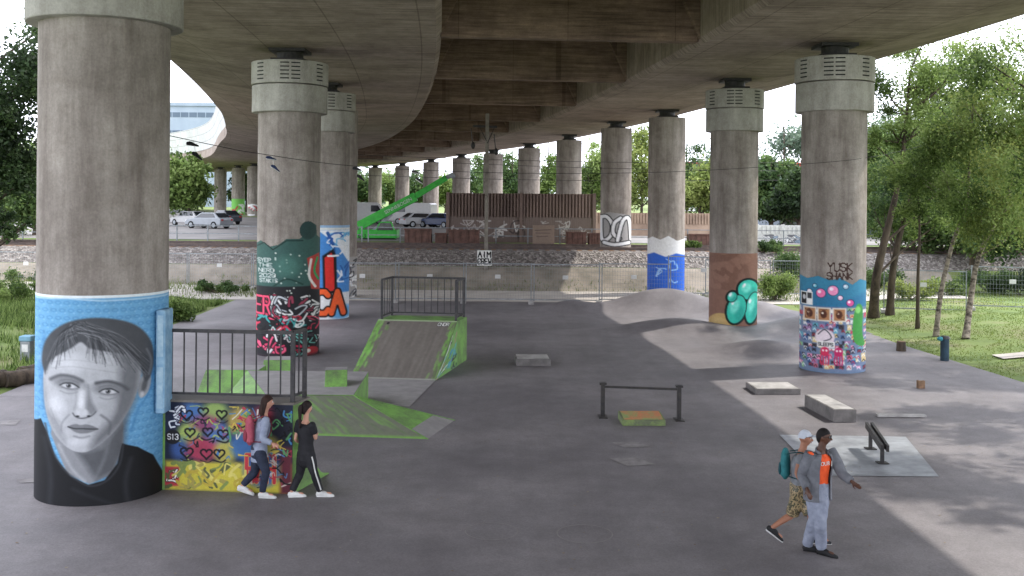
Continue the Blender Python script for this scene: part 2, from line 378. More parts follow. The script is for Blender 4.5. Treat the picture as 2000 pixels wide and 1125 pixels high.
# ---------------------------------------------------------------- flyover
cl_pts=[(3.1,-12),(2.6,8),(2.1,24),(.8,40),(-1.3,57),(-3.4,70),(-7.3,88),(-13,107),(-27.6,149.4),(-47,180),(-80,215),(-125,240),(-190,255)]
cc=catm(cl_pts,8);dd=np.gradient(cc,axis=0);dd/=np.linalg.norm(dd,axis=1)[:,None];nr=np.stack([dd[:,1],-dd[:,0]],1)
arc=np.concatenate([[0],np.cumsum(np.linalg.norm(np.diff(cc,axis=0),axis=1))])
def wl(y): return float(np.interp(y,[38,60,80,100],[13.6,15.2,16.4,17]))
bridge=thing('flyover','wide concrete motorway flyover curving away to the left on two rows of round pillars','bridge',(0,20,9.6))
def sweep(name,prof,mt,i0=0,i1=None):
    i1=i1 or len(cc);rows=[];uv=[]
    for i in range(i0,i1):
        pr=prof(cc[i][1]);L=0;row=[];ur=[]
        for k,(o_,z_) in enumerate(pr):
            if k: L+=math.hypot(o_-pr[k-1][0],z_-pr[k-1][1])
            row.append((cc[i][0]+nr[i][0]*o_,cc[i][1]+nr[i][1]*o_,z_));ur.append((arc[i],L))
        rows.append(row);uv.append(ur)
    h=len(rows);w_=len(rows[0]);me=bpy.data.meshes.new(name);o0=ORG[bridge.name]
    me.from_pydata([tuple(V(p)-o0) for r in rows for p in r],[],[(j*w_+i,j*w_+i+1,(j+1)*w_+i+1,(j+1)*w_+i) for j in range(h-1) for i in range(w_-1)])
    ul=me.uv_layers.new(name='UVMap');fu=[q for r in uv for q in r]
    for l in me.loops: ul.data[l.index].uv=fu[l.vertex_index]
    me.shade_smooth();me.set_sharp_from_angle(angle=rad(20));return link(name,me,mt,bridge)
sweep('right_girder',lambda y:[(3.8,11.5),(3.8,9.75),(3.95,9.6),(8.9,9.6),(9.3,9.62),(11.7,10.0),(11.8,10.02),(11.8,10.95),(11.5,10.95),(11.5,11.9),(11.3,11.9),(11.3,10.5)],M['sof'])
sweep('left_girder',lambda y:[(-3.8,11.5),(-3.8,9.75),(-3.95,9.6),(-wl(y)+3,9.6),(-wl(y)+2.6,9.62),(-wl(y)+.1,10.0),(-wl(y),10.02),(-wl(y),10.95),(-wl(y)+.3,10.95),(-wl(y)+.3,11.3),(-wl(y)+.5,11.3),(-wl(y)+.5,10.6)],M['sof'])
sweep('deck_slab',lambda y:[(-wl(y)+.4,11.52),(-4,11.5),(0,11.5),(4,11.5),(11.6,11.52)],M['sof'])
def at(y):
    x=float(np.interp(y,cc[:,1],cc[:,0]));i=int(np.searchsorted(cc[:,1],y));return x,dd[min(i,len(dd)-1)],nr[min(i,len(nr)-1)]
for k,y in enumerate((19.5,30.3,40.9,51.8,62.7,73.5,85,96,107,118,130)):
    x,d_,n_=at(y);c=V((x,y,0));d3=V((d_[0],d_[1],0))*.22;n3=V((n_[0],n_[1],0))*3.82
    m=MB();q=[c-n3-d3,c+n3-d3,c+n3+d3,c-n3+d3]
    m.hexa([p+Z*9.66 for p in q]+[p+Z*11.48 for p in q])
    for s_ in(-1,1):
        e=c+n3*s_;i_=-n3.normalized()*s_*.8
        m.prism([e-d3*.9+Z*9.7,e-d3*.9+i_*1+Z*11.4,e-d3*.9+Z*11.4],d3*-1.2)
    m.build('cross_beam',M['beam'],bridge,bevel=.03)
nb=concrete('barrier_panels',S(222,224,222),S(196,200,200),'UV',(1,1,1),3,brick=(2.2,1.1,.05),bl=.9)
sweep('noise_barrier',lambda y:[(-wl(y)+.25,11.2),(-wl(y)-.1,14.6),(-wl(y)+.1,14.6)],nb,i0=38)
# ---------------------------------------------------------------- pillars
def pillar(px,Yc,r,label,base=0,collar=False,top=9.18,murals=(),small=False,lift=0):
    X=P(px,HY,Yc).x;X+= (px-proj((X,Yc,base))[0])*Yc/F
    o=thing('bridge_pillar',label,'pillar',(X,Yc,base))
    m=MB();m.tube([(X,Yc,base-.4),(X,Yc,base+1),(X,Yc,5),(X,Yc,9.0 if collar else top)],r,n=24 if small else 72)
    m.build('shaft',M['pil'],o,smooth=40)
    if collar:
        m=MB();m.tube([(X,Yc,7.58+lift),(X,Yc,8.42)],r*1.2,n=64);m.build('lower_collar',M['ring'],o,smooth=40,bevel=.02)
        m=MB();m.tube([(X,Yc,8.45),(X,Yc,9.16)],r*1.225,n=64);u=m.build('upper_collar',M['ring'],o,smooth=40,bevel=.02)
        m=MB();a0=math.atan2(X,Yc)
        for g0 in (-.85,-.14,.14,.85):
            for k in range(5):
                a=g0-a0; m.box((X+math.sin(a)*r*1.226,Yc-math.cos(a)*r*1.226,8.58+k*.12),(.27,.012,.035),a)
        m.build('slots',M['black'],u)
    m=MB()
    m.box((X,Yc,9.24),(r*1.05,r*1.05,.1));m.tube([(X,Yc,9.28),(X,Yc,9.5)],r*.42,n=20);m.box((X,Yc,9.55),(r*1.15,r*1.15,.1))
    m.build('bearing',M['steel'],o)
    for cv,z0,z1 in murals: paint_cyl(o,X,Yc,r,z0,z1,cv)
    return o,X
c=Cv(74,578,326,1004,(108,166,206))
for i in range(17):
    for j in range(29):
        x=80+i*15+(j%2)*7;y=592+j*15
        c.ell(x,y,4.5,3,(70,128,180),2,.6,ring=1.5).ell(x+5,y+5,1.6,1.6,(146,194,224),1.5,.6)
c.rect(74,576,326,583,(225,232,235),2);c.line([(74,586),(140,583),(200,588),(326,587)],3,(200,222,234),2,.7)
c.poly([(100,650),(90,720),(98,800),(120,850),(150,880)],(60,116,168),8,.5);c.line([(292,700),(285,770),(262,810),(250,850)],4,(60,120,172),4,.6,sm=1)
g=lambda v:(v,v+2,v+6)
c.poly([(112,850),(118,800),(236,815),(236,880),(216,930),(178,946),(140,925)],g(138),3)
c.poly([(136,850),(166,884),(200,876),(244,815),(238,880),(220,925),(190,940),(168,900)],g(80),14,.85)
c.line([(126,870),(148,915),(170,940)],4,g(180),6,.7,sm=1);c.line([(212,862),(203,900),(188,935)],5,g(125),7,.6,sm=1)
c.poly([(74,838),(94,824),(106,850),(120,895),(146,930),(176,947),(204,940),(226,910),(234,872),(262,884),(290,908),(308,950),(318,1004),(74,1004)],(24,25,28),2)
c.line([(102,832),(112,875),(133,915),(158,938),(182,950),(210,940),(230,912),(236,874)],4,g(60),3,.7,sm=1)
c.line([(250,905),(240,950),(246,1000)],7,g(50),9,.8,sm=1);c.line([(100,860),(112,930),(108,1000)],7,g(46),9,.8,sm=1);c.line([(150,955),(190,975),(240,1000)],5,g(44),8,.7,sm=1)
c.ell(274,762,11,25,g(156),2,rot=12);c.ell(274,762,5,15,g(90),4,rot=12);c.ell(269,780,4,6,g(190),3,rot=10)
c.poly([(104,700),(99,730),(99,765),(102,800),(112,836),(130,864),(150,880),(172,883),(196,870),(226,840),(250,800),(263,765),(268,730),(260,690),(235,652),(160,642),(114,668)],g(180),2.5,sm=1)
c.poly([(226,690),(264,700),(266,740),(258,785),(244,818),(216,852),(182,880),(188,852),(212,822),(226,780),(230,735)],g(100),18,.85,sm=1)
c.poly([(99,745),(102,800),(115,840),(138,868),(128,830),(111,790)],g(136),10,.6,sm=1)
c.ell(142,708,38,16,g(206),18,.8,rot=4);c.ell(200,716,28,12,g(188),16,.6,rot=6)
c.ell(122,792,14,20,g(212),14,.8,rot=-10);c.ell(160,862,14,8,g(206),8,.7);c.ell(209,802,14,18,g(172),13,.75,rot=10)
c.line([(108,722),(146,716),(186,722),(230,732)],1.5,g(148),3,.5,sm=1);c.line([(118,708),(150,703),(190,709),(222,718)],1.3,g(152),3,.4,sm=1)
for ex,ey in((144,753),(211,766)):
    c.ell(ex,ey-4,27,12,g(116),9,.8,rot=10);c.ell(ex,ey+1,13.5,4.2,g(196),1.8,rot=9);c.ell(ex-1,ey+.5,4.6,4.6,g(100),1.2);c.ell(ex-1,ey+.5,2.2,2.2,g(28),1);c.ell(ex-3,ey-1,1.,1.,g(230),1)
    c.line([(ex-16,ey),(ex-8,ey-4.2),(ex+5,ey-4.2),(ex+17,ey+4)],2.6,g(66),2,sm=1);c.line([(ex-13,ey+4),(ex,ey+7),(ex+14,ey+6)],1.4,g(118),1.8,sm=1)
    c.line([(ex-15,ey+11),(ex-2,ey+16),(ex+14,ey+13)],2.2,g(138),3.5,.8,sm=1);c.line([(ex-15,ey-9),(ex,ey-12),(ex+15,ey-6)],1.4,g(105),2.5,.6,sm=1)
c.line([(112,743),(129,734),(150,736),(166,744)],6,g(98),5,sm=1);c.line([(190,749),(210,747),(231,755),(244,766)],6,g(84),5,sm=1)
c.poly([(176,752),(182,782),(191,803),(181,812),(172,800)],g(118),7,.8);c.ell(164,784,5.5,25,g(222),6,.8,rot=2);c.ell(165,805,10,8,g(200),4);c.line([(154,757),(156,780),(152,800)],2,g(150),4,.7,sm=1)
c.line([(150,807),(155,814),(166,817),(181,813),(189,805)],2.2,g(92),2.4,sm=1);c.ell(158,813,3,1.8,g(48),1.6);c.ell(177,813,3,1.8,g(48),1.6)
c.line([(144,810),(132,826),(130,842)],2,g(128),4,.8,sm=1);c.line([(198,812),(213,828),(211,850)],3,g(92),5,.8,sm=1);c.line([(112,800),(119,820),(132,846)],1.6,g(140),3,.6,sm=1)
c.poly([(141,833),(154,828),(163,830),(175,829),(192,838),(176,846),(156,845)],g(122),2.5,sm=1);c.line([(142,834),(153,837),(165,837),(177,838),(192,839)],2.4,g(58),2,sm=1);c.line([(152,852),(165,855),(178,852)],3,g(124),4,.8,sm=1)
c.poly([(102,735),(96,710),(100,676),(116,648),(146,628),(188,621),(234,628),(266,646),(286,676),(291,712),(286,744),(276,756),(270,738),(264,716),(248,700),(226,692),(200,686),(178,680),(164,668),(150,678),(132,690),(116,702),(108,716)],g(74),4,sm=1)
for i in range(190):
    e=rd.random();side_=1 if rd.random()<.7 else -1
    if side_>0: x1=172+e*114;y1=690+e*46+rd.uniform(-34,14);x0,y0=160+rd.uniform(-6,14),rd.uniform(628,652)
    else: x1=160-e*56;y1=678+e*50+rd.uniform(-26,10);x0,y0=160+rd.uniform(-12,6),rd.uniform(630,654)
    c.line([(x0,y0),((x0+x1)/2+side_*8,(y0+y1)/2-12),(x1,y1)],1.1,g(rd.choice((26,104,132,46,30,160,40,84,120))),1.6,.5,sm=1)
c.line([(278,690),(287,715),(282,742)],4,g(120),3,.7,sm=1);c.speck(.03)
pillar(199,17.35,1.045,'nearest thick concrete pillar with a grey portrait mural of a man on blue',0,True,murals=[(c,0.,3.37)],lift=.24)
o=bpy.data.objects['bridge_pillar']
lb=mat('pale_blue_cabinet',S(146,180,202),S(112,152,184),s=7)
a=P(303,808,16.95);b_=P(323,606,16.95);zm=(a.z+b_.z)/2
m=MB();m.box(((a.x+b_.x)/2,17.15,zm),(b_.x-a.x,.4,abs(b_.z-a.z)));u=m.build('cable_cabinet',lb,o,bevel=.02)
for sg in(-1,1): m=MB();m.box(((a.x+b_.x)/2,16.945,zm+sg*abs(b_.z-a.z)*.25),((b_.x-a.x)*.6,.01,abs(b_.z-a.z)*.4));m.build('cabinet_door',mat('cabinet_door',S(168,194,208),S(140,172,194),s=9),u)
c=Cv(498,430,628,706,(120,110,100),al=0)
c.poly([(498,480),(512,470),(528,482),(545,478),(560,466),(585,466),(592,458),(604,432),(616,440),(617,460),(628,470),(628,580),(498,580)],(58,92,86),2,sm=0)
c.ell(600,450,16,18,(40,66,64),2);c.rect(498,560,628,706,(34,34,38),2)
c.line([(504,482),(518,474),(535,488),(560,470),(590,470)],2,(16,40,38),1)
for i in range(26):
    x,y=rd.uniform(530,600),rd.uniform(490,575);c.ell(x,y,1.6,1.6,(215,220,210),1)
c.ell(562,520,22,20,(86,134,122),16,.6);c.line([(535,560),(560,545),(590,556)],3,(30,60,54),2,sm=1)
for k,wd in enumerate(('SYEP','THE','NERD','2020','STAKIS')): c.word(wd,506+k,505+k*10,26+k*2,7,1.3,(225,225,222))
c.poly([(598,505),(622,495),(624,570),(606,566)],(180,62,55),1);c.line([(606,508),(602,540),(614,562)],5,(230,225,220),1,sm=1);c.line([(618,505),(612,530),(620,548)],4,(40,160,90),1,sm=1)
c.tangle(500,578,545,622,14,((226,70,105),(206,60,92),(230,120,150)),(3,5),(20,18,22),15)
c.word('ER',502,580,30,34,4,(230,80,112),(20,18,22),3)
c.tangle(532,580,622,628,36,((228,228,226),(222,222,220),(190,195,200),(150,60,80)),(2.5,5),(24,24,28),16)
c.tangle(500,618,622,655,44,((225,225,222),(20,20,22),(220,60,90),(170,40,60),(70,160,160)),(1.5,3.5),None,12)
c.tangle(500,652,560,690,16,((230,90,125),(214,70,106),(225,220,220)),(3,5),(20,16,20),14)
c.tangle(556,650,622,700,22,((210,205,205),(190,50,80),(70,60,70),(120,190,180)),(2,4),(26,22,26),12)
c.ell(606,690,14,10,(190,50,60),2);c.ell(600,688,5,4,(235,230,225),1);c.rect(498,694,628,706,(60,44,52),4,.6);c.speck(.06)
pillar(562,32.45,.975,'left pillar with dark green and pink graffiti behind the railing box',0,True,murals=[(c,0.,4.4)])
c=Cv(592,444,690,634,(70,134,200))
c.rect(592,444,690,450,(220,220,215),3);c.poly([(622,450),(690,450),(690,530),(658,478)],(228,231,233),2);c.poly([(592,572),(690,572),(690,634),(592,634)],(222,222,222),3)
c.ell(665,610,26,14,(70,150,210),6,.8);c.line([(640,455),(652,490),(640,520)],6,(34,84,150),1.5,sm=1)
c.poly([(630,500),(650,486),(656,500),(658,572),(632,576)],(20,18,18),3);c.poly([(634,504),(647,493),(651,504),(653,568),(636,570)],(212,48,42),1)
c.word('CA',618,570,58,42,10,(236,96,46),(30,20,20),6);c.tangle(628,455,682,500,9,((235,235,235),(40,90,170),(110,180,220)),(2,4),None,14);c.tangle(658,510,684,560,6,((230,235,240),(36,90,160)),(2,4),None,12);c.speck(.05)
pillar(636,42.1,.94,'left pillar painted blue and white with red and orange block letters',0,True,murals=[(c,0.,3.8)])
c=Cv(618,496,700,592,(150,142,134),al=0)
c.rect(618,502,700,592,(160,156,152),3);c.tangle(650,506,698,586,24,((35,35,38),(228,228,226),(90,90,96)),(2,4),None,12)
pillar(659,50.5,.93,'fourth left pillar half hidden behind the blue and white one, grey tags at its foot',0,False,murals=[(c,0.,2.2)])
c=Cv(1558,505,1692,730,(120,110,100),al=0)
c.poly([(1558,548),(1566,541),(1580,546),(1600,540),(1622,548),(1640,543),(1662,556),(1676,545),(1692,552),(1692,730),(1558,730)],(56,130,162),1.5)
c.poly([(1558,575),(1600,562),(1640,590),(1692,570),(1692,610),(1558,610)],(42,108,150),8,.7)
for (x,y,r,cc_) in ((1605,574,9,(236,120,170)),(1627,568,10,(240,150,190)),(1584,572,5,(235,235,240)),(1650,560,5,(170,205,220)),(1658,592,7,(215,90,150)),(1640,582,5,(240,200,220)),(1594,560,4,(120,200,215))):
    c.ell(x,y,r,r,cc_,1);c.ell(x-r*.3,y-r*.3,r*.35,r*.35,(250,235,245),1.5);c.ell(x,y,r,r,(30,60,90),1,ring=1.2)
c.rect(1558,600,1692,730,(112,130,158),3)
for i in range(13):
    for j in range(12):
        x=1560+i*10+rd.uniform(-3,3);y=604+j*10+rd.uniform(-3,3);q=rd.choice(((225,220,215),(205,204,202),(195,100,120),(100,170,190),(60,90,140),(225,150,180),(70,62,70),(140,190,140),(220,195,140),(160,120,160),(60,60,80)))
        c.rect(x,y,x+rd.uniform(4,11),y+rd.uniform(4,11),q,1);c.line([(x+1,y+6),(x+4,y+2),(x+7,y+7)],1.2,rd.choice(((25,25,30),(240,240,240),(190,40,60))),1)
c.rect(1567,573,1590,599,(236,236,232));c.rect(1569,575,1578,597,(28,28,30));c.rect(1580,575,1588,586,(60,60,64));c.ell(1574,584,3,5,(200,200,200),1)
for x in(1572,1598,1626): c.rect(x,602,x+25,629,(222,216,205));c.rect(x+2.5,604.5,x+22.5,626.5,(176,126,86));c.ell(x+12,615,6,8,(80,42,30),1.5);c.ell(x+10,613,2,2,(235,225,205),1);c.tangle(x+4,606,x+21,625,3,((120,80,54),(90,56,40)),(1,1.6),None,8)
c.poly([(1663,625),(1668,600),(1675,594),(1681,606),(1680,650),(1684,676),(1668,672),(1662,650)],(70,150,70),1.5,sm=1);c.ell(1672,606,5,7,(130,200,110),1.5)
c.ell(1612,660,18,16,(228,214,220),2);c.line([(1600,655),(1612,645),(1624,660),(1610,668)],2,(60,60,70),1,sm=1);c.rect(1598,668,1630,680,(236,234,230));c.word('SLEEPS',1600,671,28,6,1.2,(40,40,45))
for x,q in((1612,(210,50,90)),(1637,(190,40,95))):
    c.ell(x,688,8,9,q,1);[c.line([(x-6+4*k,692),(x-8+5*k,706),(x-6+4*k,714)],2.5,q,1,sm=1) for k in range(4)];c.ell(x-3,686,2,2,(245,240,240),1);c.ell(x+3,686,2,2,(245,240,240),1)
c.word('YUSK',1618,514,46,16,2.6,(62,40,34));c.word('SHANK',1616,533,48,13,2.4,(62,40,34));c.speck(.05)
pillar(1625,30.35,.935,'right pillar with sticker collage paint and two words scrawled in dark brown above',0,True,murals=[(c,0.,3.25)])
c=Cv(1382,470,1482,650,(136,100,85))
c.rect(1382,470,1482,484,(160,152,142),4);c.tangle(1386,490,1478,560,10,((144,108,92),(126,92,77)),(8,16),None,26)
c.ell(1410,640,28,27,(196,164,106),2);c.ell(1404,632,12,10,(214,186,130),6,.7)
LB=((1460,566,19,19,30),(1438,604,17,28,14),(1468,602,12,30,10),(1430,580,8,10,30))
for (x,y,rx,ry,ro) in LB: c.ell(x,y,rx+4,ry+4,(10,26,24),1,rot=ro)
for (x,y,rx,ry,ro) in (LB[0],LB[2],LB[1],LB[3]):
    c.ell(x,y,rx+1.5,ry+1.5,(10,26,24),1,rot=ro);c.ell(x,y,rx,ry,(60,200,176),1,rot=ro);c.ell(x+rx*.35,y+ry*.3,rx*.5,ry*.55,(34,152,138),6,.6,rot=ro);c.ell(x-rx*.2,y-ry*.2,rx*.5,ry*.5,(136,238,218),5,.8,rot=ro);c.ell(x-rx*.4,y-ry*.45,2.5,4.5,(238,250,246),1.5,rot=ro)
c.speck(.04)
pillar(1431,39.4,.905,'right pillar painted brown with glossy turquoise bubble shapes',0,True,murals=[(c,0.,2.95)])
c=Cv(1260,458,1342,580,(120,110,100),al=0)
c.poly([(1260,470),(1275,462),(1290,468),(1305,460),(1322,470),(1342,464),(1342,580),(1260,580)],(222,222,222),1.5)
c.poly([(1260,500),(1278,494),(1300,502),(1320,495),(1342,500),(1342,580),(1260,580)],(44,96,194),1.5)
c.tangle(1282,506,1322,552,6,((150,190,235),(170,205,240)),(1.5,2.5),None,16);c.speck(.05)
pillar(1300,53.4,.955,'middle right pillar with white and bright blue painted foot behind the mound',0,False,murals=[(c,0.,3.2)])
c=Cv(1166,412,1240,488,(150,140,130),al=0)
c.poly([(1172,420),(1190,414),(1232,420),(1236,470),(1205,480),(1172,470)],(160,158,156),1.5)
for pts in ([(1174,424),(1176,468),(1192,462),(1196,440),(1186,424),(1174,424)],[(1212,426),(1200,436),(1198,456),(1210,466)],[(1206,470),(1216,432),(1228,428),(1232,470)],[(1180,474),(1200,478),(1228,474)]):
    c.line(pts,10,(30,30,32),1,sm=1);c.line(pts,6.5,(232,232,232),1,sm=1)
pillar(1202,61.8,.925,'pillar on the ballast with fat white graffiti letters beside the noise wall',1.9,False,murals=[(c,1.9,4.2)])
for i,(px,Y) in enumerate(((1110,75),(1032,87.6),(962,100),(900,111),(841,126),(785,142),(732,153))):
    pillar(px,Y,.93+.01*i,['plain pillar rising just above the right half of the brown noise wall','plain pillar rising behind the middle of the brown noise wall','plain pillar behind the railway mast','plain pillar at the tip of the green crane boom','slim far pillar under the raised crane boom','slim far pillar left of the crane boom middle, behind the white van','farthest pillar of the long row, just right of the left pillars'][i],1.9,small=True)
for i,(px,Y) in enumerate(((496,150),(465,160),(430,171))):
    c=Cv(px-14,380,px+14,424,(150,150,150),al=0)
    if i==1: c.rect(px-14,388,px+14,424,(120,190,90))
    if i<2: c.tangle(px-10,400,px+10,420,7,((235,235,235),(190,50,60)),(2,3),None,8)
    pillar(px,Y,1.0,['far left pillar of three under the curved deck, rightmost','far left pillar of three under the curved deck, green painted foot','far left pillar of three under the curved deck, leftmost and plain'][i],1.9,small=True,murals=[(c,1.9,5)] if i<2 else ())
# ---------------------------------------------------------------- railings
def railing(pts,z0,h,parent,gap=.2):
    pts=[V(p) for p in pts];r=MB();b=MB()
    for a,c_ in zip(pts[:-1],pts[1:]):
        u=V((0,0,z0));r.bar(a+u+Z*h,c_+u+Z*h,.06,.06);r.bar(a+u+Z*.1,c_+u+Z*.1,.04,.04)
        n=max(2,int((c_-a).length/gap))
        for k in range(1,n): q=a.lerp(c_,k/n);b.bar(q+u+Z*.12,q+u+Z*(h-.03),.022)
    a=r.build('guard_rail',M['rail'],parent);b.build('balusters',M['rail'],a)
    for q in pts: m=MB();m.bar(q+V((0,0,z0)),q+V((0,0,z0+h)),.07);m.build('post',M['rail'],a)
# ---------------------------------------------------------------- quarter pipe box (front left)
A=G(571,967);B=G(322,958);ux=(B-A).normalized();W_=3.6;dv=V((.29,1,0)).normalized();hh=1.5
qp=thing('quarter_pipe','tall quarter pipe box with graffiti of hearts on its back, beside the portrait pillar','skate ramp',A)
B=A+ux*W_
prof=[(0,0),(0,hh),(.5,hh)]+[(.5+.85*(1-math.cos(a)),hh-(hh-.03)*math.sin(a)) for a in np.linspace(.15,pi/2,9)]+[(1.4,0)]
m=MB();m.prism([A+dv*p+Z*z for p,z in prof],ux*W_);m.build('body',M['gw'],qp,bevel=.01)
m=MB();q=[A-dv*.03-ux*.03,A+dv*.54-ux*.03,B+dv*.54,B-dv*.03];m.hexa([p+Z*(hh+.003) for p in q]+[p+Z*(hh+.04) for p in q]);m.build('deck',M['ply'],qp)
c=Cv(322,783,571,967,(34,42,64),k=1)
c.rect(322,905,571,967,(190,178,66),10)
for (x,y,rx,ry,q) in ((375,805,26,22,(76,118,176)),(420,800,26,20,(150,176,96)),(370,850,24,26,(166,186,96)),(425,850,26,28,(86,120,174)),(395,880,34,24,(170,60,84)),(440,885,22,24,(184,174,80)),(400,825,26,16,(140,70,104)),(350,880,16,22,(60,90,150)),(470,820,26,30,(184,162,84)),(476,870,26,28,(66,110,164)),(515,815,26,30,(146,52,66)),(550,830,22,44,(36,36,46)),(520,870,24,24,(178,166,80))):
    c.ell(x,y,rx,ry,q,14,.9)
c.tangle(345,790,450,905,34,((40,46,70),(170,60,84),(70,120,176),(160,176,90),(20,20,26)),(1,2.8),None,12)
for x,y in ((366,808),(397,802),(430,806),(372,846),(402,840),(434,848),(366,886),(400,888),(432,890)):
    X_,Y_=x+rd.uniform(-4,4),y+rd.uniform(-3,3);r_=rd.uniform(10,13);c.heart(X_,Y_,r_,(18,16,22),.95,1.2)
    c.line([(X_-12,Y_+14),(X_+rd.uniform(-4,4),Y_+18),(X_+12,Y_+13)],rd.uniform(1.5,3.5),(22,20,26),1.5,.9,sm=1)
c.tangle(330,792,360,836,9,((232,234,238),(210,214,222)),(3,5),(22,30,60),12);c.ell(337,856,15,15,(26,26,30),2);c.word('S13',327,850,22,11,1.8,(225,225,225))
c.rect(322,918,350,958,(170,56,66),4);c.tangle(325,924,346,954,5,((236,232,228),),(2,3.5),(60,20,26),9)
c.ell(512,918,36,36,(60,92,158),14,.9);c.word('BAH',482,888,58,56,7,(184,56,66),(206,180,90),2);c.rect(548,870,571,967,(96,42,54),10)
c.tangle(448,790,568,890,64,((22,22,28),(22,22,28),(220,216,208),(200,180,80),(180,60,80),(70,130,180),(90,150,100)),(1.5,3.6),None,13)
c.tangle(480,885,568,955,30,((24,24,30),(200,190,180),(150,60,80),(70,130,180)),(1.2,3),None,12)
c.tangle(325,908,480,960,34,((120,136,74),(180,160,64),(205,194,104),(88,94,60),(154,144,76)),(3,8),None,16)
c.speck(.05)
tl=A+ux*((G(322,958)-A).length);paint_quad(qp,tl+Z*hh-dv*.002,A+Z*hh-dv*.002,A+Z*.01-dv*.002,tl+Z*.01-dv*.002,c)
railing([B+dv*.06,A+dv*.06+ux*.04,A+dv*.48+ux*.04],hh+.04,1.16,qp)
# ---------------------------------------------------------------- bank ramp (mid)
a=G(683,739);b=G(850,744);sv=(G(897,713)-b);sv.z=0;hr=1.33
bk=thing('bank_ramp','tall flat bank ramp with green edges and a railed platform, mid floor','skate ramp',a)
run=sv*.9;dep=sv.normalized()*1.2
m=MB();m.prism([a,a+run+Z*hr,a+run+dep+Z*hr,a+run+dep],b-a);m.build('body',M['gw'],bk,bevel=.01)
c=Cv(0,0,170,120,(110,104,98))
for i in range(130):
    x=rd.uniform(4,166);y=rd.uniform(0,110);c.line([(x,y),(x+rd.uniform(-3,3),y+rd.uniform(15,50))],rd.uniform(2,6),rd.choice(((116,110,104),(102,96,90),(122,117,110))),5,.5)
for i in range(230):
    l_=rd.random()<.62;x=abs(rd.gauss(0,10)) if l_ else 170-abs(rd.gauss(0,6));y=rd.uniform(0,120);c.line([(x,y),(x+rd.uniform(-2,2),y+rd.uniform(4,14))],rd.uniform(2,5),rd.choice(((120,176,82),(104,156,72),(132,184,98),(98,112,78))),3,.5)
c.rect(0,0,170,2.5,(160,180,140),1.5);c.word('CNDR',132,5,24,6,1.3,(225,225,220),(50,50,50),1.5);c.ell(25,8,3,2.5,(40,40,40),1);c.rect(0,117,170,120,(150,150,144),2)
paint_quad(bk,a+run+Z*hr,b+run+Z*hr,b,a,c,'riding_surface',.012)
c=Cv(0,0,48,60,(120,166,92));c.tangle(2,2,46,58,40,((225,225,225),(80,150,180),(100,170,180),(50,66,58),(40,44,44),(190,120,140),(130,176,100)),(1,4),None,9)
Vt=np.zeros((24,30,3))
for j in range(24):
    for i in range(30):
        u_=i/29;Vt[j,i]=b+run*u_+Z*(hr*u_*(1-j/23))+V((.006,-.001,0))
uu,vv=np.meshgrid(np.linspace(0,48,30),np.linspace(0,60,24));gridmesh('side_mural',Vt,c.sample(uu,vv),bk,M['paint'],False)
e=sv.normalized()
railing([a+run+e*.1+(b-a)*.03,a+run+e*1.1+(b-a)*.03,b+run+e*1.1-(b-a)*.03,b+run+e*.1-(b-a)*.03],hr,1.18,bk)
# ---------------------------------------------------------------- funbox
fb=thing('funbox','low faceted green pyramid funbox spreading behind the quarter pipe','skate ramp',G(620,852))
f1=G(560,850);f2=G(836,859);f3=G(889,822);t1=P(690,773,22.25);hz=t1.z;tL=P(520,776,22.2);tL.z=hz
kB=V((t1.x-.1,25.3,hz));kL=V((-6.5,25.3,hz));t1b=V((t1.x+.1,23.5,0))
c=Cv(0,0,180,80,(116,120,104))
for i in range(170):
    x=rd.uniform(0,180);y=abs(rd.gauss(0,22)) if rd.random()<.5 else rd.uniform(0,80);c.line([(x,y),(x+rd.uniform(-4,4),y+rd.uniform(6,20))],rd.uniform(2,7),rd.choice(((118,162,84),(126,172,92),(104,126,86),(116,118,104),(104,104,98))),5,.5)
c.rect(0,75,180,80,(124,168,88),4)
m=MB();m.add([f1,f2,t1,tL],[(0,1,2,3)]);m.build('front_bank',M['gp'],fb)
paint_quad(fb,tL,t1,f2,f1,c,'front_paint',.006)
m=MB();m.add([f2,f3,t1],[(0,1,2)]);m.build('side_bank',M['gw'],fb)
m=MB();nz=(f3-f2).cross(t1-f2).normalized();nz=nz if nz.z>0 else -nz;m.add([q+nz*.005 for q in (f2,f3,f3.lerp(t1,.22),f2.lerp(t1,.22))],[(0,1,2,3)]);m.build('grey_tip',M['pale'],fb)
m=MB();m.add([f3,t1b,t1],[(0,1,2)]);m.add([t1,V((t1.x,t1.y,0)),V((kB.x,kB.y,0)),kB,V((kL.x,kL.y,0)),kL],[(0,1,2,3),(3,2,4,5)]);m.add([f1,tL,V((-6.6,21.6,0)),kL,V((-6.9,25.3,0))],[(0,1,2),(2,1,3,4)]);m.build('back_faces',M['gw'],fb)
m=MB();m.add([q+Z*.006 for q in (tL,t1,kB,kL)],[(0,1,2,3)]);m.build('table_top',M['pale'],fb)
for p,q in((f2,t1),(tL,t1),(f3,t1)): m=MB();m.bar(p+Z*.012,q+Z*.012,.03,.012);m.build('edge_strip',M['gw'],fb)
def wedge(label,p0,w,l,h,ang=0,mt='gw',flat=.5):
    o=thing('kicker_ramp',label,'skate ramp',p0);d=V((math.cos(ang),math.sin(ang),0));n_=V((-d.y,d.x,0))
    m=MB();m.prism([p0,p0+n_*l*(1-flat)+Z*h,p0+n_*l+Z*h,p0+n_*l],d*w);m.build('body',M[mt],o,bevel=.01)
    m=MB();q=[p0+n_*l*(1-flat)+Z*(h+.004),p0+n_*l*(1-flat)+d*w+Z*(h+.004),p0+n_*l+d*w+Z*(h+.004),p0+n_*l+Z*(h+.004)];m.add(q,[(0,1,2,3)]);m.build('top_sheet',M['pale'],o);return o
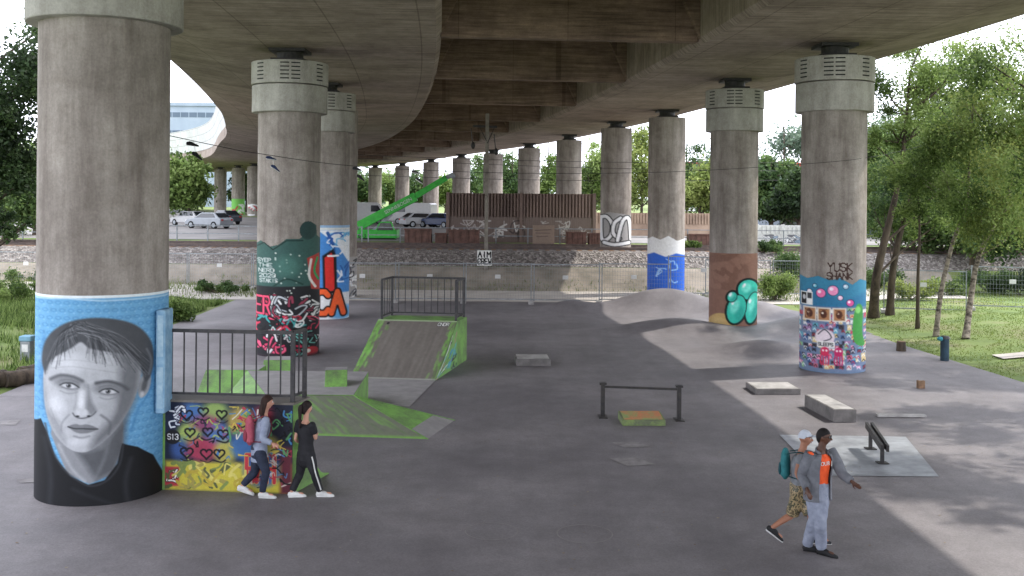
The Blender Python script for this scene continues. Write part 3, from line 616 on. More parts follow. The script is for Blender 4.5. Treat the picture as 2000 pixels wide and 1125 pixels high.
wedge('small green kicker with pale top seen through the railing, leftmost of the kickers',G(383,772),1.35,1.6,.5)
wedge('green kicker with pale top between the second pillar and the funbox',G(508,752),.75,1.3,.55,.1)
q=V((P(640,770,23.6).x,23.2,hz));wedge('small green wedge on the back edge of the pyramid funbox',q,.5,.8,.32,.15)
# ---------------------------------------------------------------- small skate obstacles
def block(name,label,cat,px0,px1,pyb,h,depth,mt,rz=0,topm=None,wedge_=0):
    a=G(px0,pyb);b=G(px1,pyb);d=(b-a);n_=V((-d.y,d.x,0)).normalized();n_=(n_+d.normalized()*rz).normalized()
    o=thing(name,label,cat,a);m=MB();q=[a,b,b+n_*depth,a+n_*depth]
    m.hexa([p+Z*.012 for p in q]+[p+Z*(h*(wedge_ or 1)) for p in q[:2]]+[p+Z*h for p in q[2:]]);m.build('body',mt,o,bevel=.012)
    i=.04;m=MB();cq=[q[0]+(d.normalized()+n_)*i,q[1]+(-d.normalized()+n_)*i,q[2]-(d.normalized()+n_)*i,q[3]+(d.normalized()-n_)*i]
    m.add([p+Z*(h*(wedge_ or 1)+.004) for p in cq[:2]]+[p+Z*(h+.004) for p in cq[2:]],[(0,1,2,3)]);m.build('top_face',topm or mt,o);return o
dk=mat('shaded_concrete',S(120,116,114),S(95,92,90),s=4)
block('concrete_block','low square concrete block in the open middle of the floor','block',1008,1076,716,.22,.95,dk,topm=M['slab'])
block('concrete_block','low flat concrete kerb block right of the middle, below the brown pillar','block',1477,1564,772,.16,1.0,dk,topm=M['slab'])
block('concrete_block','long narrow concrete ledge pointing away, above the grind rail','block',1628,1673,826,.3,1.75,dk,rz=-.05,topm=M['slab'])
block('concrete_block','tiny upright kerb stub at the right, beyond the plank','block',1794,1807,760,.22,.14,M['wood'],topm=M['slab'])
block('low_box','small low box painted orange and green in front of the low rail','skate box',1216,1300,833,.2,.7,worn('olive_side',S(120,140,80),S(96,104,78),3),topm=worn('orange_green',S(196,130,88),S(140,160,98),3.4,.46,.6),wedge_=.7)
o=thing('wooden_plank','long thin pale plank lying flat at the right edge of the floor','plank',G(1712,816));m=MB();m.bar(G(1712,815)+Z*.05,G(1807,816)+Z*.05,.14,.05);m.build('board',M['slab'],o)
p1=G(1177,815);p2=G(1326,821);o=thing('flat_rail','low black skate rail on two posts in the centre of the floor','skate rail',p1)
m=MB();m.bar(p1+Z*.7,p2+Z*.7,.05,.05);m.build('bar',M['steel'],o)
for p in(p1,p2): m=MB();m.box(p+Z*.4,(.09,.12,.8));m.box(p+Z*.02,(.2,.4,.02));m.box(p+Z*.77,(.16,.14,.05));m.build('post',M['steel'],o,bevel=.005)
p1=G(1723,907);p2=G(1700,879);o=thing('grind_rail','short black double bar grind rail standing on the pale steel plate','skate rail',p1)
dr=(p2-p1).normalized()
for sgn in(-.05,.05):
    m=MB();e_=dr.cross(Z)*sgn;m.bar(p1-dr*.25+Z*.36+e_,p2+dr*.15+Z*.47+e_,.05,.12);m.build('bar',M['steel'],o)
for p,h_ in((p1,.34),(p2,.45)): m=MB();m.box(p+Z*h_/2,(.06,.06,h_));m.box(p+Z*.035,(.2,.2,.012));m.build('post',M['steel'],o)
# ---------------------------------------------------------------- park furniture
def zat(p): return V((p.x,p.y,hg(p.x,p.y)))
p=zat(G(53,705));o=thing('litter_bin','short pale grey post bin with a blue lid on the left verge','bin',p)
m=MB();m.box(p+Z*.3,(.3,.3,.6));m.build('body',M['galv'],o,bevel=.02);m=MB();m.box(p+Z*.68,(.36,.36,.16));m.build('lid',mat('lid_blue',S(120,160,180)),o,bevel=.03)
m=MB();m.box(p+V((0,-.155,.4)),(.18,.01,.22));m.build('sticker',M['white'],o)
p=zat(G(1845,705));o=thing('litter_bin','dark blue post bin with a teal bag hooked on top, right verge','bin',p)
m=MB();m.tube([p,p+Z*.7],.13,n=16);m.build('body',mat('bin_blue',S(52,74,88),S(40,54,64)),o,smooth=40);m=MB();m.tube([p+Z*.7,p+Z*.78],[.17,.12],n=16);m.build('cap',M['rail'],o,smooth=40)
m=MB();m.ball(p+V((-.17,-.06,.7)),(.1,.08,.07),10);m.build('bag',mat('teal_bag',S(70,150,160)),o,smooth=60)
p=zat(G(1760,686));o=thing('tree_stump','short sawn tree stump on the right verge','stump',p);m=MB();m.tube([p-Z*.1,p+Z*.32],[.17,.14],n=14);m.build('stump',M['bark'],o,smooth=50);m=MB();m.tube([p+Z*.321,p+Z*.33],.13,n=14);m.build('cut_face',M['wood'],o)
for i,(x0,x1,y0,r) in enumerate(((8,74,756,.22),(-40,6,764,.24),(40,80,738,.16))):
    a=zat(G(x0,y0))+Z*r*.8;b=zat(G(x1,y0-10))+Z*r*.8;o=thing('log',['thick bark covered log lying by the left edge of the asphalt','thick log at the left border of the photo','thinner log behind the thick one, touching the portrait pillar outline'][i],'log',a)
    m=MB();m.tube([a.lerp(b,k/6)+V((0,0,rd.uniform(-.02,.02))) for k in range(7)],[r*rd.uniform(.92,1.05) for k in range(7)],n=14);m.build('log',M['bark'],o,smooth=50)
    m=MB();d_=(b-a).normalized();m.tube([b+d_*.003,b+d_*.012],r*.85,n=14);m.build('cut_face',M['wood'],o)
# ---------------------------------------------------------------- railway
for k,y in enumerate((59.3,63.0)):
    o=thing('railway_track',['nearer railway track on the ballast','farther railway track on the ballast'][k],'railway track',(0,y,1.95))
    for dy in(0,1.44):
        m=MB();m.box((-10,y+dy,2.03),(118,.07,.1));m.build('rail',M['track'],o)
    m=MB()
    for i in range(180): m.box((-68+i*.62,y+.72,1.93),(.25,2.5,.08))
    m.build('sleepers',M['wood'],o)
def fencerow(label,x0,x1,y,z,n):
    o=thing('guard_fence',label,'fence',(x0,y,z))
    for h_ in(.55,1.05): m=MB();m.bar((x0,y,z+h_),(x1,y,z+h_),.05);m.build('rail',M['galv'],o)
    for i in range(n): m=MB();x=x0+(x1-x0)*i/(n-1);m.box((x,y,z+.55),(.07,.07,1.1));m.build('post',M['galv'],o)
fencerow('pale railing beyond the tracks on the left side',-34,-9.8,67,1.9,13)
fencerow('pale railing beyond the tracks from the crane to the right edge',-9.4,22,67.1,1.9,16)
for i,(x0,x1,y0,y1) in enumerate(((790,842,448,478),(876,936,450,482),(1106,1145,454,482),(1150,1172,456,482),(1346,1386,458,486),(850,872,456,478))):
    Y=66.2;a=P(x0,y1,Y);b=P(x1,y0,Y);o=thing('steel_bin',['rusty steel bin next to the crane','rusty steel bin at the left end of the noise wall','rusty steel bin under the right end of the noise wall','narrow rusty bin touching the white lettered pillar','rusty bin between the blue foot pillar and the brown pillar','narrow rusty bin between crane and noise wall'][i],'bin',((a.x+b.x)/2,Y,1.95))
    hb=b.z-1.95;wb=b.x-a.x;cx=(a.x+b.x)/2;m=MB();m.box((cx,Y+.5,1.95+hb/2),(wb,1.0,hb));m.build('body',M['rust'],o);m=MB()
    for k in range(4): m.box((cx-wb/2+wb*(k+.5)/4,Y-.03,1.95+hb/2),(.06,.06,hb*.9))
    m.box((cx,Y-.03,1.95+hb),(wb+.08,.1,.08));m.build('ribs',M['rust'],o)
a=P(1040,486,65.8);b=P(1083,440,65.8);o=thing('panel_board','upright brown board with faint writing propped before the noise wall','board',((a.x+b.x)/2,65.8,1.95))
m=MB();m.box(((a.x+b.x)/2,65.8,(1.95+b.z)/2),(b.x-a.x,.1,b.z-1.95));m.build('board',mat('board_brown',S(150,132,118),S(122,106,96)),o)
c=Cv(0,0,43,44,(150,132,118));c.line([(5,12),(36,10)],1.5,(100,86,80));c.line([(6,18),(34,18)],1.2,(105,90,84));c.line([(8,26),(30,25)],1.2,(105,90,84))
paint_quad(o,V((a.x,65.74,b.z)),V((b.x,65.74,b.z)),V((b.x,65.74,1.97)),V((a.x,65.74,1.97)),c,'scribbles')
def nwall(label,px0,px1,pyt,Y,mt,rib,zb=1.9,gr=None):
    a=P(px0,pyt,Y);b=P(px1,pyt,Y);zt=(a.z+b.z)/2;o=thing('noise_wall',label,'wall',(a.x,Y,zb));L=b.x-a.x;zm=zb+(zt-zb)*.52
    m=MB();m.box(((a.x+b.x)/2,Y,(zb+zm)/2),(L,.12,zm-zb));m.build('lower_panel',mt,o)
    m=MB();n=int(L/rib);m.box(((a.x+b.x)/2,Y+.05,(zm+zt)/2),(L,.05,zt-zm))
    for i in range(n): m.box((a.x+(i+.5)*L/n,Y-.04,(zm+zt)/2),(L/n*.5,.14,zt-zm))
    m.build('ribbed_panel',mt,o)
    for k in range(3): m=MB();m.box((a.x+L*k/2,Y-.06,(zb+zt)/2),(.2,.26,zt-zb+.1));m.build('post',mt,o)
    if gr: paint_quad(o,V((a.x,Y-.066,zm)),V((b.x,Y-.066,zm)),V((b.x,Y-.066,zb)),V((a.x,Y-.066,zb)),gr,'graffiti')
    return o
c=Cv(0,0,286,52,(122,106,100))
for x in range(0,286,4): c.line([(x,0),(x,52)],1,(98,84,80),1,.6)
c.tangle(8,8,110,42,20,((200,194,190),(176,168,164)),(1.2,2),None,16);c.tangle(90,8,150,40,12,((205,200,196),(80,70,68)),(2,3),None,14);c.tangle(170,8,280,42,16,((190,184,180),(166,158,154)),(1.2,2),None,14)
nwall('tall brown ribbed noise wall with white tags behind the tracks',875,1161,378,70,M['brown'],.22,gr=c)
nwall('lower tan ribbed noise wall further back, right of the brown one',1163,1392,416,84,M['tan'],.24)
c=Cv(0,0,170,40,(200,200,198));c.tangle(6,6,165,36,30,((242,242,242),(110,110,116),(150,170,190)),(2.5,4.5),(96,96,100),14)
nwall('pale lettered low wall at the right, between brown pillar and collage pillar',1478,1580,440,72,M['white'],.3,gr=c)
# construction fence panels
fp=thing('fence_panel','','fence',(0,0,0),'temporary mesh fence panels along the railway path')
m=MB()
for a,b in(((0,0,.12),(0,0,1.9)),((3.3,0,.12),(3.3,0,1.9)),((0,0,.2),(3.3,0,.2)),((0,0,1.85),(3.3,0,1.85))): m.bar(a,b,.042)
m.build('frame',M['galv'],fp);m=MB()
for i in range(1,27): m.bar((i*3.3/27,0,.2),(i*3.3/27,0,1.85),.007)
for i in range(1,9): m.bar((0,0,.2+i*.185),(3.3,0,.2+i*.185),.007)
m.build('wire_mesh',M['galv'],fp);m=MB();m.box((0,0,.07),(.24,.65,.14));m.build('foot_block',M['slab'],fp)
m=MB();m.box((1.6,-.012,1.25),(.26,.012,.18));m.build('small_sign',M['white'],fp)
fl=[(G(640,592),0),(G(772,592),0),(G(905,593),0),(G(1037,595),0),(G(1170,597),0),(G(1305,600),-.25)]
fl+=[(V((-13.6-3.4*k,54.0,0)),0) for k in range(5)]
fl+=[(V((9.9+3.4*k,52.2-k*.2,0)),0) for k in range(2)]+[(V((16.2+3.35*k,44.5-k*1.0,0)),-.28) for k in range(5)]
nm=['panel nearest the pale path left of the mast','panel below the crane','panel under the left end of the noise wall','panel under the mast sign','panel under the right end of the noise wall','panel in front of the blue foot pillar','panel left of the second pillar, rightmost of the left run','second panel of the left run','third panel of the left run','fourth panel of the left run','last left panel beside the portrait pillar','panel just left of the brown pillar','panel behind the brown pillar','panel among the right trees, leftmost','second panel among the right trees','third panel among the right trees','fourth panel among the right trees','panel at the right border']
for i,(p,rz) in enumerate(fl):
    q=V((p.x,p.y,hg(p.x,p.y)+.03));lb_='temporary wire mesh fence '+nm[i]
    if i==0: fp.location=q;fp['label']=lb_
    else: dup(fp,q,rz,lb_)
# mast
YM=56.2;p=P(949,522,YM);p.z=hg(p.x,YM);o=thing('railway_mast','grey brown catenary mast with crossarm and lettered white board at its foot','mast',p)
mm_=mat('mast_steel',S(142,136,126),S(112,106,98),s=3,rough=.7)
m=MB();m.bar(p,P(952,222,YM),.2,.2);m.build('pole',mm_,o)
m=MB();m.bar(P(924,246,YM),P(971,248,YM),.12);m.bar(P(936,246,YM-.1),P(950,275,YM-.1),.04);m.bar(P(966,248,YM-.1),P(952,280,YM-.1),.04);m.build('crossarm',M['steel'],o)
for px,py in((920,250),(965,262)): m=MB();m.tube([P(px,py,YM-.1),P(px+3,py+30,YM-.1)],.025,n=6);m.ball(P(px+4,py+34,YM-.1),(.12,.1,.2),10);m.build('insulator',M['steel'],o,smooth=50)
YB=55.4;a=P(932,489,YB);b=P(960,519,YB)
m=MB();m.box(((a.x+b.x)/2,YB+.04,(a.z+b.z)/2),(b.x-a.x,.04,a.z-b.z));m.bar(V(((a.x+b.x)/2,YB+.06,(a.z+b.z)/2)),V(((a.x+b.x)/2,YM,(a.z+b.z)/2)),.06);m.build('board',M['white'],o)
c=Cv(0,0,54,58,(226,226,222),k=1);c.word('AIM',4,6,50,20,4.5,(24,24,26));c.word('CREW',3,32,52,20,4,(24,24,26));c.tangle(4,4,50,54,4,((60,60,64),(40,40,44)),(1,1.6),None,10)
paint_quad(o,V((a.x,YB+.015,a.z)),V((b.x,YB+.015,a.z)),V((b.x,YB+.015,b.z)),V((a.x,YB+.015,b.z)),c,'lettering')
for i,(y0,y1) in enumerate(((300,318),(306,334),(340,352))):
    m=MB();pts=[P(px,y0+(y1-y0)*((px-640)/900)+6*math.sin((px-640)/900*pi),59.5+i) for px in range(640,1600,80)];m.tube(pts,.014,n=5);tag(m.build('overhead_wire',M['steel'],org=pts[0]),['topmost thin railway wire crossing behind the right pillars','middle thin railway wire crossing behind the right pillars','lowest thin railway wire crossing behind the right pillars'][i],'wire')
# ---------------------------------------------------------------- shoes on cable
wp=catm([P(322,263,17.4),P(420,284,19.3),P(500,299,21),P(700,325,24),P(1000,338,26.6),P(1300,336,28),P(1560,321,29.2),P(1700,307,30),P(1800,285,37)],5)
m=MB();m.tube(wp,.007,n=6);tag(m.build('hanging_cable',M['black'],org=V(wp[0])),'long thin black cable strung from the portrait pillar to the right trees','cable')
def shoe(mb,sole,heel,d,up,L=.27,k=1.):
    side=d.cross(up).normalized();h=heel
    prof=[(0,.052,.036,.045),(.05,.06,.037,.052),(.1,.055,.038,.05),(.15,.042,.043,.038),(.2,.034,.045,.03),(.25,.026,.034,.022)]
    q=L/.27;z_=min(k,1)
    mb.tube([h+d*(x*q)+up*(zc*z_) for x,zc,a,b in prof],[(a*k,b*k) for x,zc,a,b in prof],n=14,side=side,rnd=True)
    sole.tube([h+d*(x*q)+up*.012 for x in(-.012,.06,.14,.2,.262)],[(.034*k,.014*k),(.038*k,.015*k),(.04*k,.015*k),(.044*k,.015*k),(.03*k,.014*k)],n=12,side=side,rnd=True)
bs_=mat('blue_shoe',S(40,54,90));sh=[(376,'dark sneakers hanging nearest the portrait pillar'),(537,'dark blue sneakers hanging before the second pillar'),(683,'dark sneakers hanging before the third left pillar'),(825,'small sneakers hanging above the crane'),]
for i,(px,lb_) in enumerate(sh):
    k=int(np.argmin([abs(proj(q)[0]-px) for q in wp]));q=V(wp[k]);o=thing('sneaker_pair',lb_,'shoes',q)
    for j,s_ in enumerate((-.04,.05)):
        dn=.08+.17*j;hl=q+V((s_-.08,0,-dn));a=MB();b=MB();d=V((.8,.1,-.5 if j else -.1)).normalized();up=V((.3,.1,.9));up=(up-d*up.dot(d)).normalized()
        shoe(a,b,hl,d,up,.2,.72);u=a.build('shoe',[M['black'],bs_,M['black'],M['steel']][i],o,smooth=60);b.build('sole',[M['rail'],M['white'],M['rail'],M['white']][i],u,smooth=60)
        m=MB();m.tube([q,hl+Z*.06+d*.07],.004,n=5);m.build('lace',M['white'],o)
# ---------------------------------------------------------------- text helper
def text(par,s_,loc,size,xd,up,mt,name='lettering'):
    cu=bpy.data.curves.new('t','FONT');cu.body=s_;cu.size=size;cu.extrude=.002;cu.align_x='CENTER';cu.align_y='CENTER';t_=bpy.data.objects.new('tmp',cu);col.objects.link(t_)
    dg=bpy.context.evaluated_depsgraph_get();dg.update();me=bpy.data.meshes.new_from_object(t_.evaluated_get(dg));bpy.data.objects.remove(t_)
    xd=V(xd).normalized();up=V(up);up=(up-xd*up.dot(xd)).normalized();n_=xd.cross(up);mm=Matrix((xd,up,n_)).transposed().to_4x4();mm.translation=V(loc)-ORG[par.name];me.transform(mm);me.name=name
    return link(name,me,mt,par)
# ---------------------------------------------------------------- crane
Yc=73;cr=thing('mobile_crane','bright green crawler crane with its long boom raised to the right','crane',P(740,470,Yc))
def pz(px,py,dy=0): return P(px,py,Yc+dy)
m=MB();a=pz(697,470);b=pz(775,450);m.box(((a.x+b.x)/2,Yc+.9,(a.z+b.z)/2+.1),(b.x-a.x,1.8,(b.z-a.z)*.8));m.build('upper_carriage',M['green'],cr,bevel=.06)
m=MB();q=[pz(735,450),pz(770,450),pz(764,434),pz(742,434)];m.prism(q,(0,1.1,0));m.build('cab',M['glass'],cr,bevel=.03)
m=MB();m.bar(pz(735,450,-.02),pz(742,434,-.02),.09);m.bar(pz(770,450,-.02),pz(764,434,-.02),.09);m.bar(pz(742,434,-.02),pz(764,434,-.02),.09);m.build('cab_frame',M['green'],cr)
for dy in(-.5,1.9):
    m=MB();a=pz(705,476,dy);b=pz(770,476,dy);m.tube([a,b],[(.28,.4)]*2,n=14,side=(0,1,0),rnd=True);m.build('crawler_track',M['rub'],cr,smooth=50)
m=MB();m.bar(pz(700,442,.6),pz(812,384,.6),.55,.66);m.build('boom_base',M['green'],cr,bevel=.04);m=MB();m.bar(pz(800,390,.6),pz(872,347,.6),.36,.42);m.build('boom_extension',M['green'],cr,bevel=.03)
m=MB();m.bar(pz(866,350,.6),pz(886,340,.6),.24,.3);m.tube([pz(884,344,.3),pz(884,344,.9)],.2,n=14);m.build('boom_head',M['galv'],cr)
m=MB();m.bar(pz(728,452,.6),pz(765,418,.6),.24);m.build('lift_cylinder',M['galv'],cr)
text(cr,'SENNEBOGEN',pz(778,402,.3),.34,pz(812,384)-pz(700,442),Z,M['white']);text(cr,'613',P(707,461,Yc-.04),.4,(1,0,0),Z,M['black'])
m=MB();m.tube([pz(884,346,.6),pz(884,352,.6)],.03,n=5);m.build('hook_rope',M['black'],cr)
# ---------------------------------------------------------------- cars
def car(label,loc,rz,cname,c,van=False,grp='cars parked beyond the railway'):
    o=thing('parked_van' if van else 'parked_car',label,'van' if van else 'car',(0,0,0),grp);pm=mat(cname,c,tuple(x*.9 for x in c[:3])+(1,),rough=.25,spec=.6)
    if van: pr=[(-2.5,.35),(-2.5,2.2),(-2.3,2.35),(1.3,2.35),(1.95,1.3),(2.6,1.05),(2.7,.35)]
    else: pr=[(-2.1,.32),(-2.15,.85),(-1.95,1.0),(1.0,.95),(1.85,.82),(2.1,.65),(2.12,.32)]
    w=.95 if van else .86
    m=MB();m.prism([V((x,-w,z)) for x,z in pr],(0,2*w,0));m.build('body',pm,o,bevel=.06)
    if not van:
        m=MB();m.hexa([V(q) for q in((-1.85,-.82,.96),(1.05,-.82,.94),(1.05,.82,.94),(-1.85,.82,.96),(-1.2,-.66,1.44),(.3,-.66,1.44),(.3,.66,1.44),(-1.2,.66,1.44))]);m.build('roof',pm,o,bevel=.05)
        for s_ in(-1,1): m=MB();m.prism([V((-1.5,s_*.80,1.02)),V((.82,s_*.80,1.0)),V((.28,s_*.69,1.36)),V((-1.12,s_*.69,1.38))],(0,s_*.02,0));m.build('side_window',M['glass'],o)
        m=MB();m.prism([V((1.04,-.72,.98)),V((1.04,.72,.98)),V((.42,.6,1.38)),V((.42,-.6,1.38))],(.03,0,.02));m.build('windscreen',M['glass'],o);m=MB();m.prism([V((-1.8,-.72,1.02)),V((-1.8,.72,1.02)),V((-1.3,.6,1.38)),V((-1.3,-.6,1.38))],(-.03,0,.02));m.build('rear_window',M['glass'],o)
    else:
        for s_ in(-1,1): m=MB();m.prism([V((.5,s_*.955,1.35)),V((1.7,s_*.955,1.35)),V((1.25,s_*.955,2.05)),V((.5,s_*.955,2.05))],(0,s_*.01,0));m.build('side_window',M['glass'],o)
        m=MB();m.prism([V((1.92,-.8,1.4)),V((1.92,.8,1.4)),V((1.42,.75,2.2)),V((1.42,-.75,2.2))],(.03,0,.02));m.build('windscreen',M['glass'],o)
    for x in(-1.35,1.35):
        for s_ in(-1,1):
            m=MB();m.tube([(x,s_*(w-.18),.33),(x,s_*(w+.02),.33)],.33,n=18);u=m.build('wheel',M['rub'],o,smooth=40);m=MB();m.tube([(x,s_*(w+.02),.33),(x,s_*(w+.035),.33)],.2,n=12);m.build('rim',M['galv'],u)
    for s_ in(-.6,.6):
        m=MB();m.box((2.1 if not van else 2.66,s_,.68),(.08,.3,.14));m.build('headlight',M['white'],o);m=MB();m.box((-2.13 if not van else -2.5,s_,.8),(.06,.25,.14));m.build('tail_light',mat('tail_red',S(170,30,30)),o)
    o.location=loc;o.rotation_euler=(0,0,rz);return o
def gl(px,py): return G(px,py,1.93)
car('silver car parked nearest the left pillars beyond the tracks',gl(408,446),pi*.85,'silver_paint',S(140,145,150))
car('white car parked behind the silver one on the left',gl(372,441),pi*.8,'white_car',S(175,175,175))
car('dark grey car at the left edge of the visible lot',gl(438,438),pi*.75,'grey_car',S(70,75,82))
car('small pale car far back in the left lot',gl(350,434),0.2,'pale_car',S(150,148,142))
car('white car behind the crane counterweight, under the boom',gl(824,444),.5,'white_car_b',S(170,172,174))
car('dark blue car under the crane boom beside the noise wall',gl(857,445),pi*.8,'blue_car',S(45,60,95))
car('grey car between crane cab and noise wall, far row',gl(838,436),.3,'mid_grey',S(120,124,130))
car('white panel van parked behind the crane cab',gl(806,438),pi*.9,'van_white',S(195,195,193),True)
car('white van parked left of the crane, behind its counterweight',gl(714,437),.2,'van_white_b',S(195,195,193),True)
# ---------------------------------------------------------------- buildings
def bld(label,x0,x1,y,d,zt,mt,rows,cols,roof=None,wm='glass',st=3.2):
    o=thing('building',label,'building',((x0+x1)/2,y,1.9));m=MB();m.box(((x0+x1)/2,y+d/2,(1.9+zt)/2),(x1-x0,d,zt-1.9));m.build('walls',mt,o)
    m=MB();m.box(((x0+x1)/2,y+d/2,zt+.4),(x1-x0+.8,d+.8,.8));m.build('roof_edge',roof or mt,o)
    for r in range(rows):
        z=zt-2.2-r*st;m=MB()
        for k in range(cols): m.box((x0+(x1-x0)*(k+.5)/cols,y-.02,z),((x1-x0)/cols*.9,.08,1.2))
        m.build('window_band',M[wm],o)
    return o
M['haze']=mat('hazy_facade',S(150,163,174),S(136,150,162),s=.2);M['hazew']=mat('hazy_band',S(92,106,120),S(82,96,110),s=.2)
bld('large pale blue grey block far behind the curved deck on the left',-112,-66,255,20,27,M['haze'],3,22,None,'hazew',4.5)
bld('long low white building with a red roof edge far behind the right pillars',42,120,250,20,13.2,M['white'],2,20,mat('red_fascia',S(200,50,55)))
bld('low grey shed behind the pale lettered wall at the right',24,38,92,10,5.3,mat('shed_grey',S(130,140,150)),1,5)
# ---------------------------------------------------------------- vegetation
def crown_mesh(name,par,centers,rads,n,size,cols,sq=.8,org=None,droop=0):
    centers=np.array(centers);rads=np.array(rads);w=rads**2.2;w/=w.sum()
    k=rng.choice(len(centers),n,p=w);d=rng.normal(size=(n,3));d/=np.linalg.norm(d,axis=1)[:,None]
    rr=rng.random(n)**.5*(1+rng.normal(0,.3,n));pos=centers[k]+d*(rads[k]*rr)[:,None]*np.array([1,1,sq])
    if droop: pos[:,2]-=rng.random(n)**2*droop
    a=rng.normal(size=(n,3));a/=np.linalg.norm(a,axis=1)[:,None];b=np.cross(a,rng.normal(size=(n,3)));b/=np.linalg.norm(b,axis=1)[:,None]
    s_=size*(.5+rng.random(n))[:,None];a=a*s_;b=b*s_*.6
    Vt=np.stack([pos-a,pos-b*.9+a*.1,pos+a,pos+b*.9+a*.1],1)
    cl_=lin(np.array(cols));cf=rng.random(len(centers));ci=np.clip(cf[k]+rng.normal(0,.22,n),0,1)*(len(cl_)-1);i0=np.floor(ci).astype(int);i1=np.minimum(i0+1,len(cl_)-1);u=(ci-i0)[:,None]
    C=(cl_[i0]*(1-u)+cl_[i1]*u)*(.8+.4*rng.random(n))[:,None];C4=np.ones((n,4,4));C4[...,:3]=C[:,None,:]
    o0=np.array(ORG[par.name] if par is not None else (org or (0,0,0)));me=bpy.data.meshes.new(name)
    me.from_pydata((Vt.reshape(-1,3)-o0).tolist(),[],np.arange(4*n).reshape(n,4).tolist())
    at_=me.color_attributes.new('Col','FLOAT_COLOR','POINT');at_.data.foreach_set('color',C4.ravel());return link(name,me,M['leaf'],par,org)
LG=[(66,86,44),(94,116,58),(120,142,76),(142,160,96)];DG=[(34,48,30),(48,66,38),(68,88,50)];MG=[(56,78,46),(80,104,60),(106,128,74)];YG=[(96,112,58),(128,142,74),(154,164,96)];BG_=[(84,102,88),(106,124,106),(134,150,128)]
def tree(label,base,trunk,tr,blobs,n,size,cols,bark='bark',group=None,droop=0,ncl=10,spread=.68):
    base=V(base);o=thing('tree',label,'tree',base,group);tk=catm([V(q) for q in trunk],3);m=MB();L=len(tk)
    m.tube(tk,[tr*(1.25 if i==0 else 1)*(1-.75*i/(L-1)) for i in range(L)],n=12)
    cs=[];rs=[]
    for (c_,r_) in blobs:
        c_=np.array(c_,float);r3=np.array(r_ if hasattr(r_,'__len__') else (r_,r_,r_*.85))
        for i in range(ncl):
            d=rng.normal(size=3);d/=np.linalg.norm(d);cs.append(c_+d*r3*spread*rng.random()**.4*1.25);rs.append(r3.min()*rng.uniform(.2,.6))
    for c_,r_ in list(zip(cs,rs))[::2]:
        dz=[abs(q[2]-(c_[2]-np.linalg.norm(np.array(q[:2])-c_[:2])*.7)) for q in tk];i=int(np.argmin(dz));i=max(i,L//4);p0=V(tk[i]);p1=V(c_);mid=p0.lerp(p1,.5)+V((rd.uniform(-.3,.3),rd.uniform(-.3,.3),-.1));m.tube(catm([p0,mid,p1],3),[tr*.28*(1-.12*j) for j in range(7)],n=6)
    m.build('trunk',M[bark],o,smooth=60)
    crown_mesh('crown',o,cs,rs,n,size,cols,droop=droop);return o
def zb(px,py): q=G(px,py);q.z=hg(q.x,q.y);return q
b0=zb(1706,622);tree('pair leader tree, dark trunk leaning right just beside the collage pillar',b0,[b0,P(1712,540,42),P(1735,440,42),P(1760,330,42),P(1775,180,42)],.22,[(P(1790,170,42),(2.6,2,2)),(P(1750,260,42.5),(2.,1.6,1.6)),(P(1850,120,41),(2.6,2,1.3)),(P(1800,420,43),(1.8,1.5,1.2))],27000,.055,LG)
b0=zb(1738,620);tree('second dark trunk of the pair, right of the first beside the collage pillar',b0,[b0,P(1745,520,43),P(1768,420,43),P(1800,330,43),P(1850,240,43)],.17,[(P(1860,300,43),(2.8,2,2.)),(P(1790,340,44),(2.,1.5,1.6)),(P(1725,400,45),(1.3,1.2,1.4)),(P(1900,190,43),(2.4,2,1.6))],24000,.055,MG)
b0=zb(1792,645);tree('thin straight dark sapling between the pair and the birches',b0,[b0,P(1793,540,39),P(1796,440,39),P(1790,330,39)],.08,[(P(1795,300,39),(1.6,1.3,1.6)),(P(1800,430,39),(1.1,1,.8))],10000,.05,LG)
b0=zb(1828,660);tree('slender pale barked tree curving right, left one of two birches',b0,[b0,P(1838,570,37.5),P(1862,470,37.5),P(1888,400,37.5),P(1895,270,37.5),P(1905,180,37.5)],.1,[(P(1900,230,37.5),(2.2,1.8,1.9)),(P(1880,370,37),(1.9,1.4,1.2)),(P(1830,320,38),(1.2,1,1))],19000,.048,LG,'birch',droop=.9)
b0=zb(1886,668);tree('slender pale barked tree leaning far right, right one of two birches',b0,[b0,P(1898,570,37),P(1912,500,37),P(1955,410,37),P(1985,330,37),P(2010,220,37)],.12,[(P(1970,260,36.5),(2.3,1.8,2)),(P(1950,400,36),(2.,1.6,1.2)),(P(1945,140,36),(2.2,1.6,1.3))],22000,.048,YG,'birch',droop=.9)
b0=V((24,33,.3));tree('leafy tree at the right border with overhanging bright branches',b0,[b0,b0+V((-.5,0,4)),b0+V((-1.5,0,9))],.3,[(P(1985,140,33),(2.1,2.5,2.2)),(P(2000,340,33),(1.6,2,1.6)),(V((21,33,11)),(3,3,2.5))],22000,.058,LG,droop=1)
for i,(x,y,h_) in enumerate(((17.2,20.5,14),(17.5,9,14),(18.8,26.0,14),(16.6,13.5,12.5),(21,31,13.5),(20,4,13))):
    b0=V((x,y,.3));tree('tree standing just outside the right border, number %s from the camera'%['four','two','five','three','six','one'][i],b0,[b0,b0+V((.3,0,5)),b0+V((.2,.2,h_-1))],.22,[(b0+V((0,0,h_-2.6)),(2.5,2.2,2.0)),(b0+V((.4,.3,h_-6)),(2.3,2.0,1.7))],6000,.12,LG,droop=.5,ncl=9)
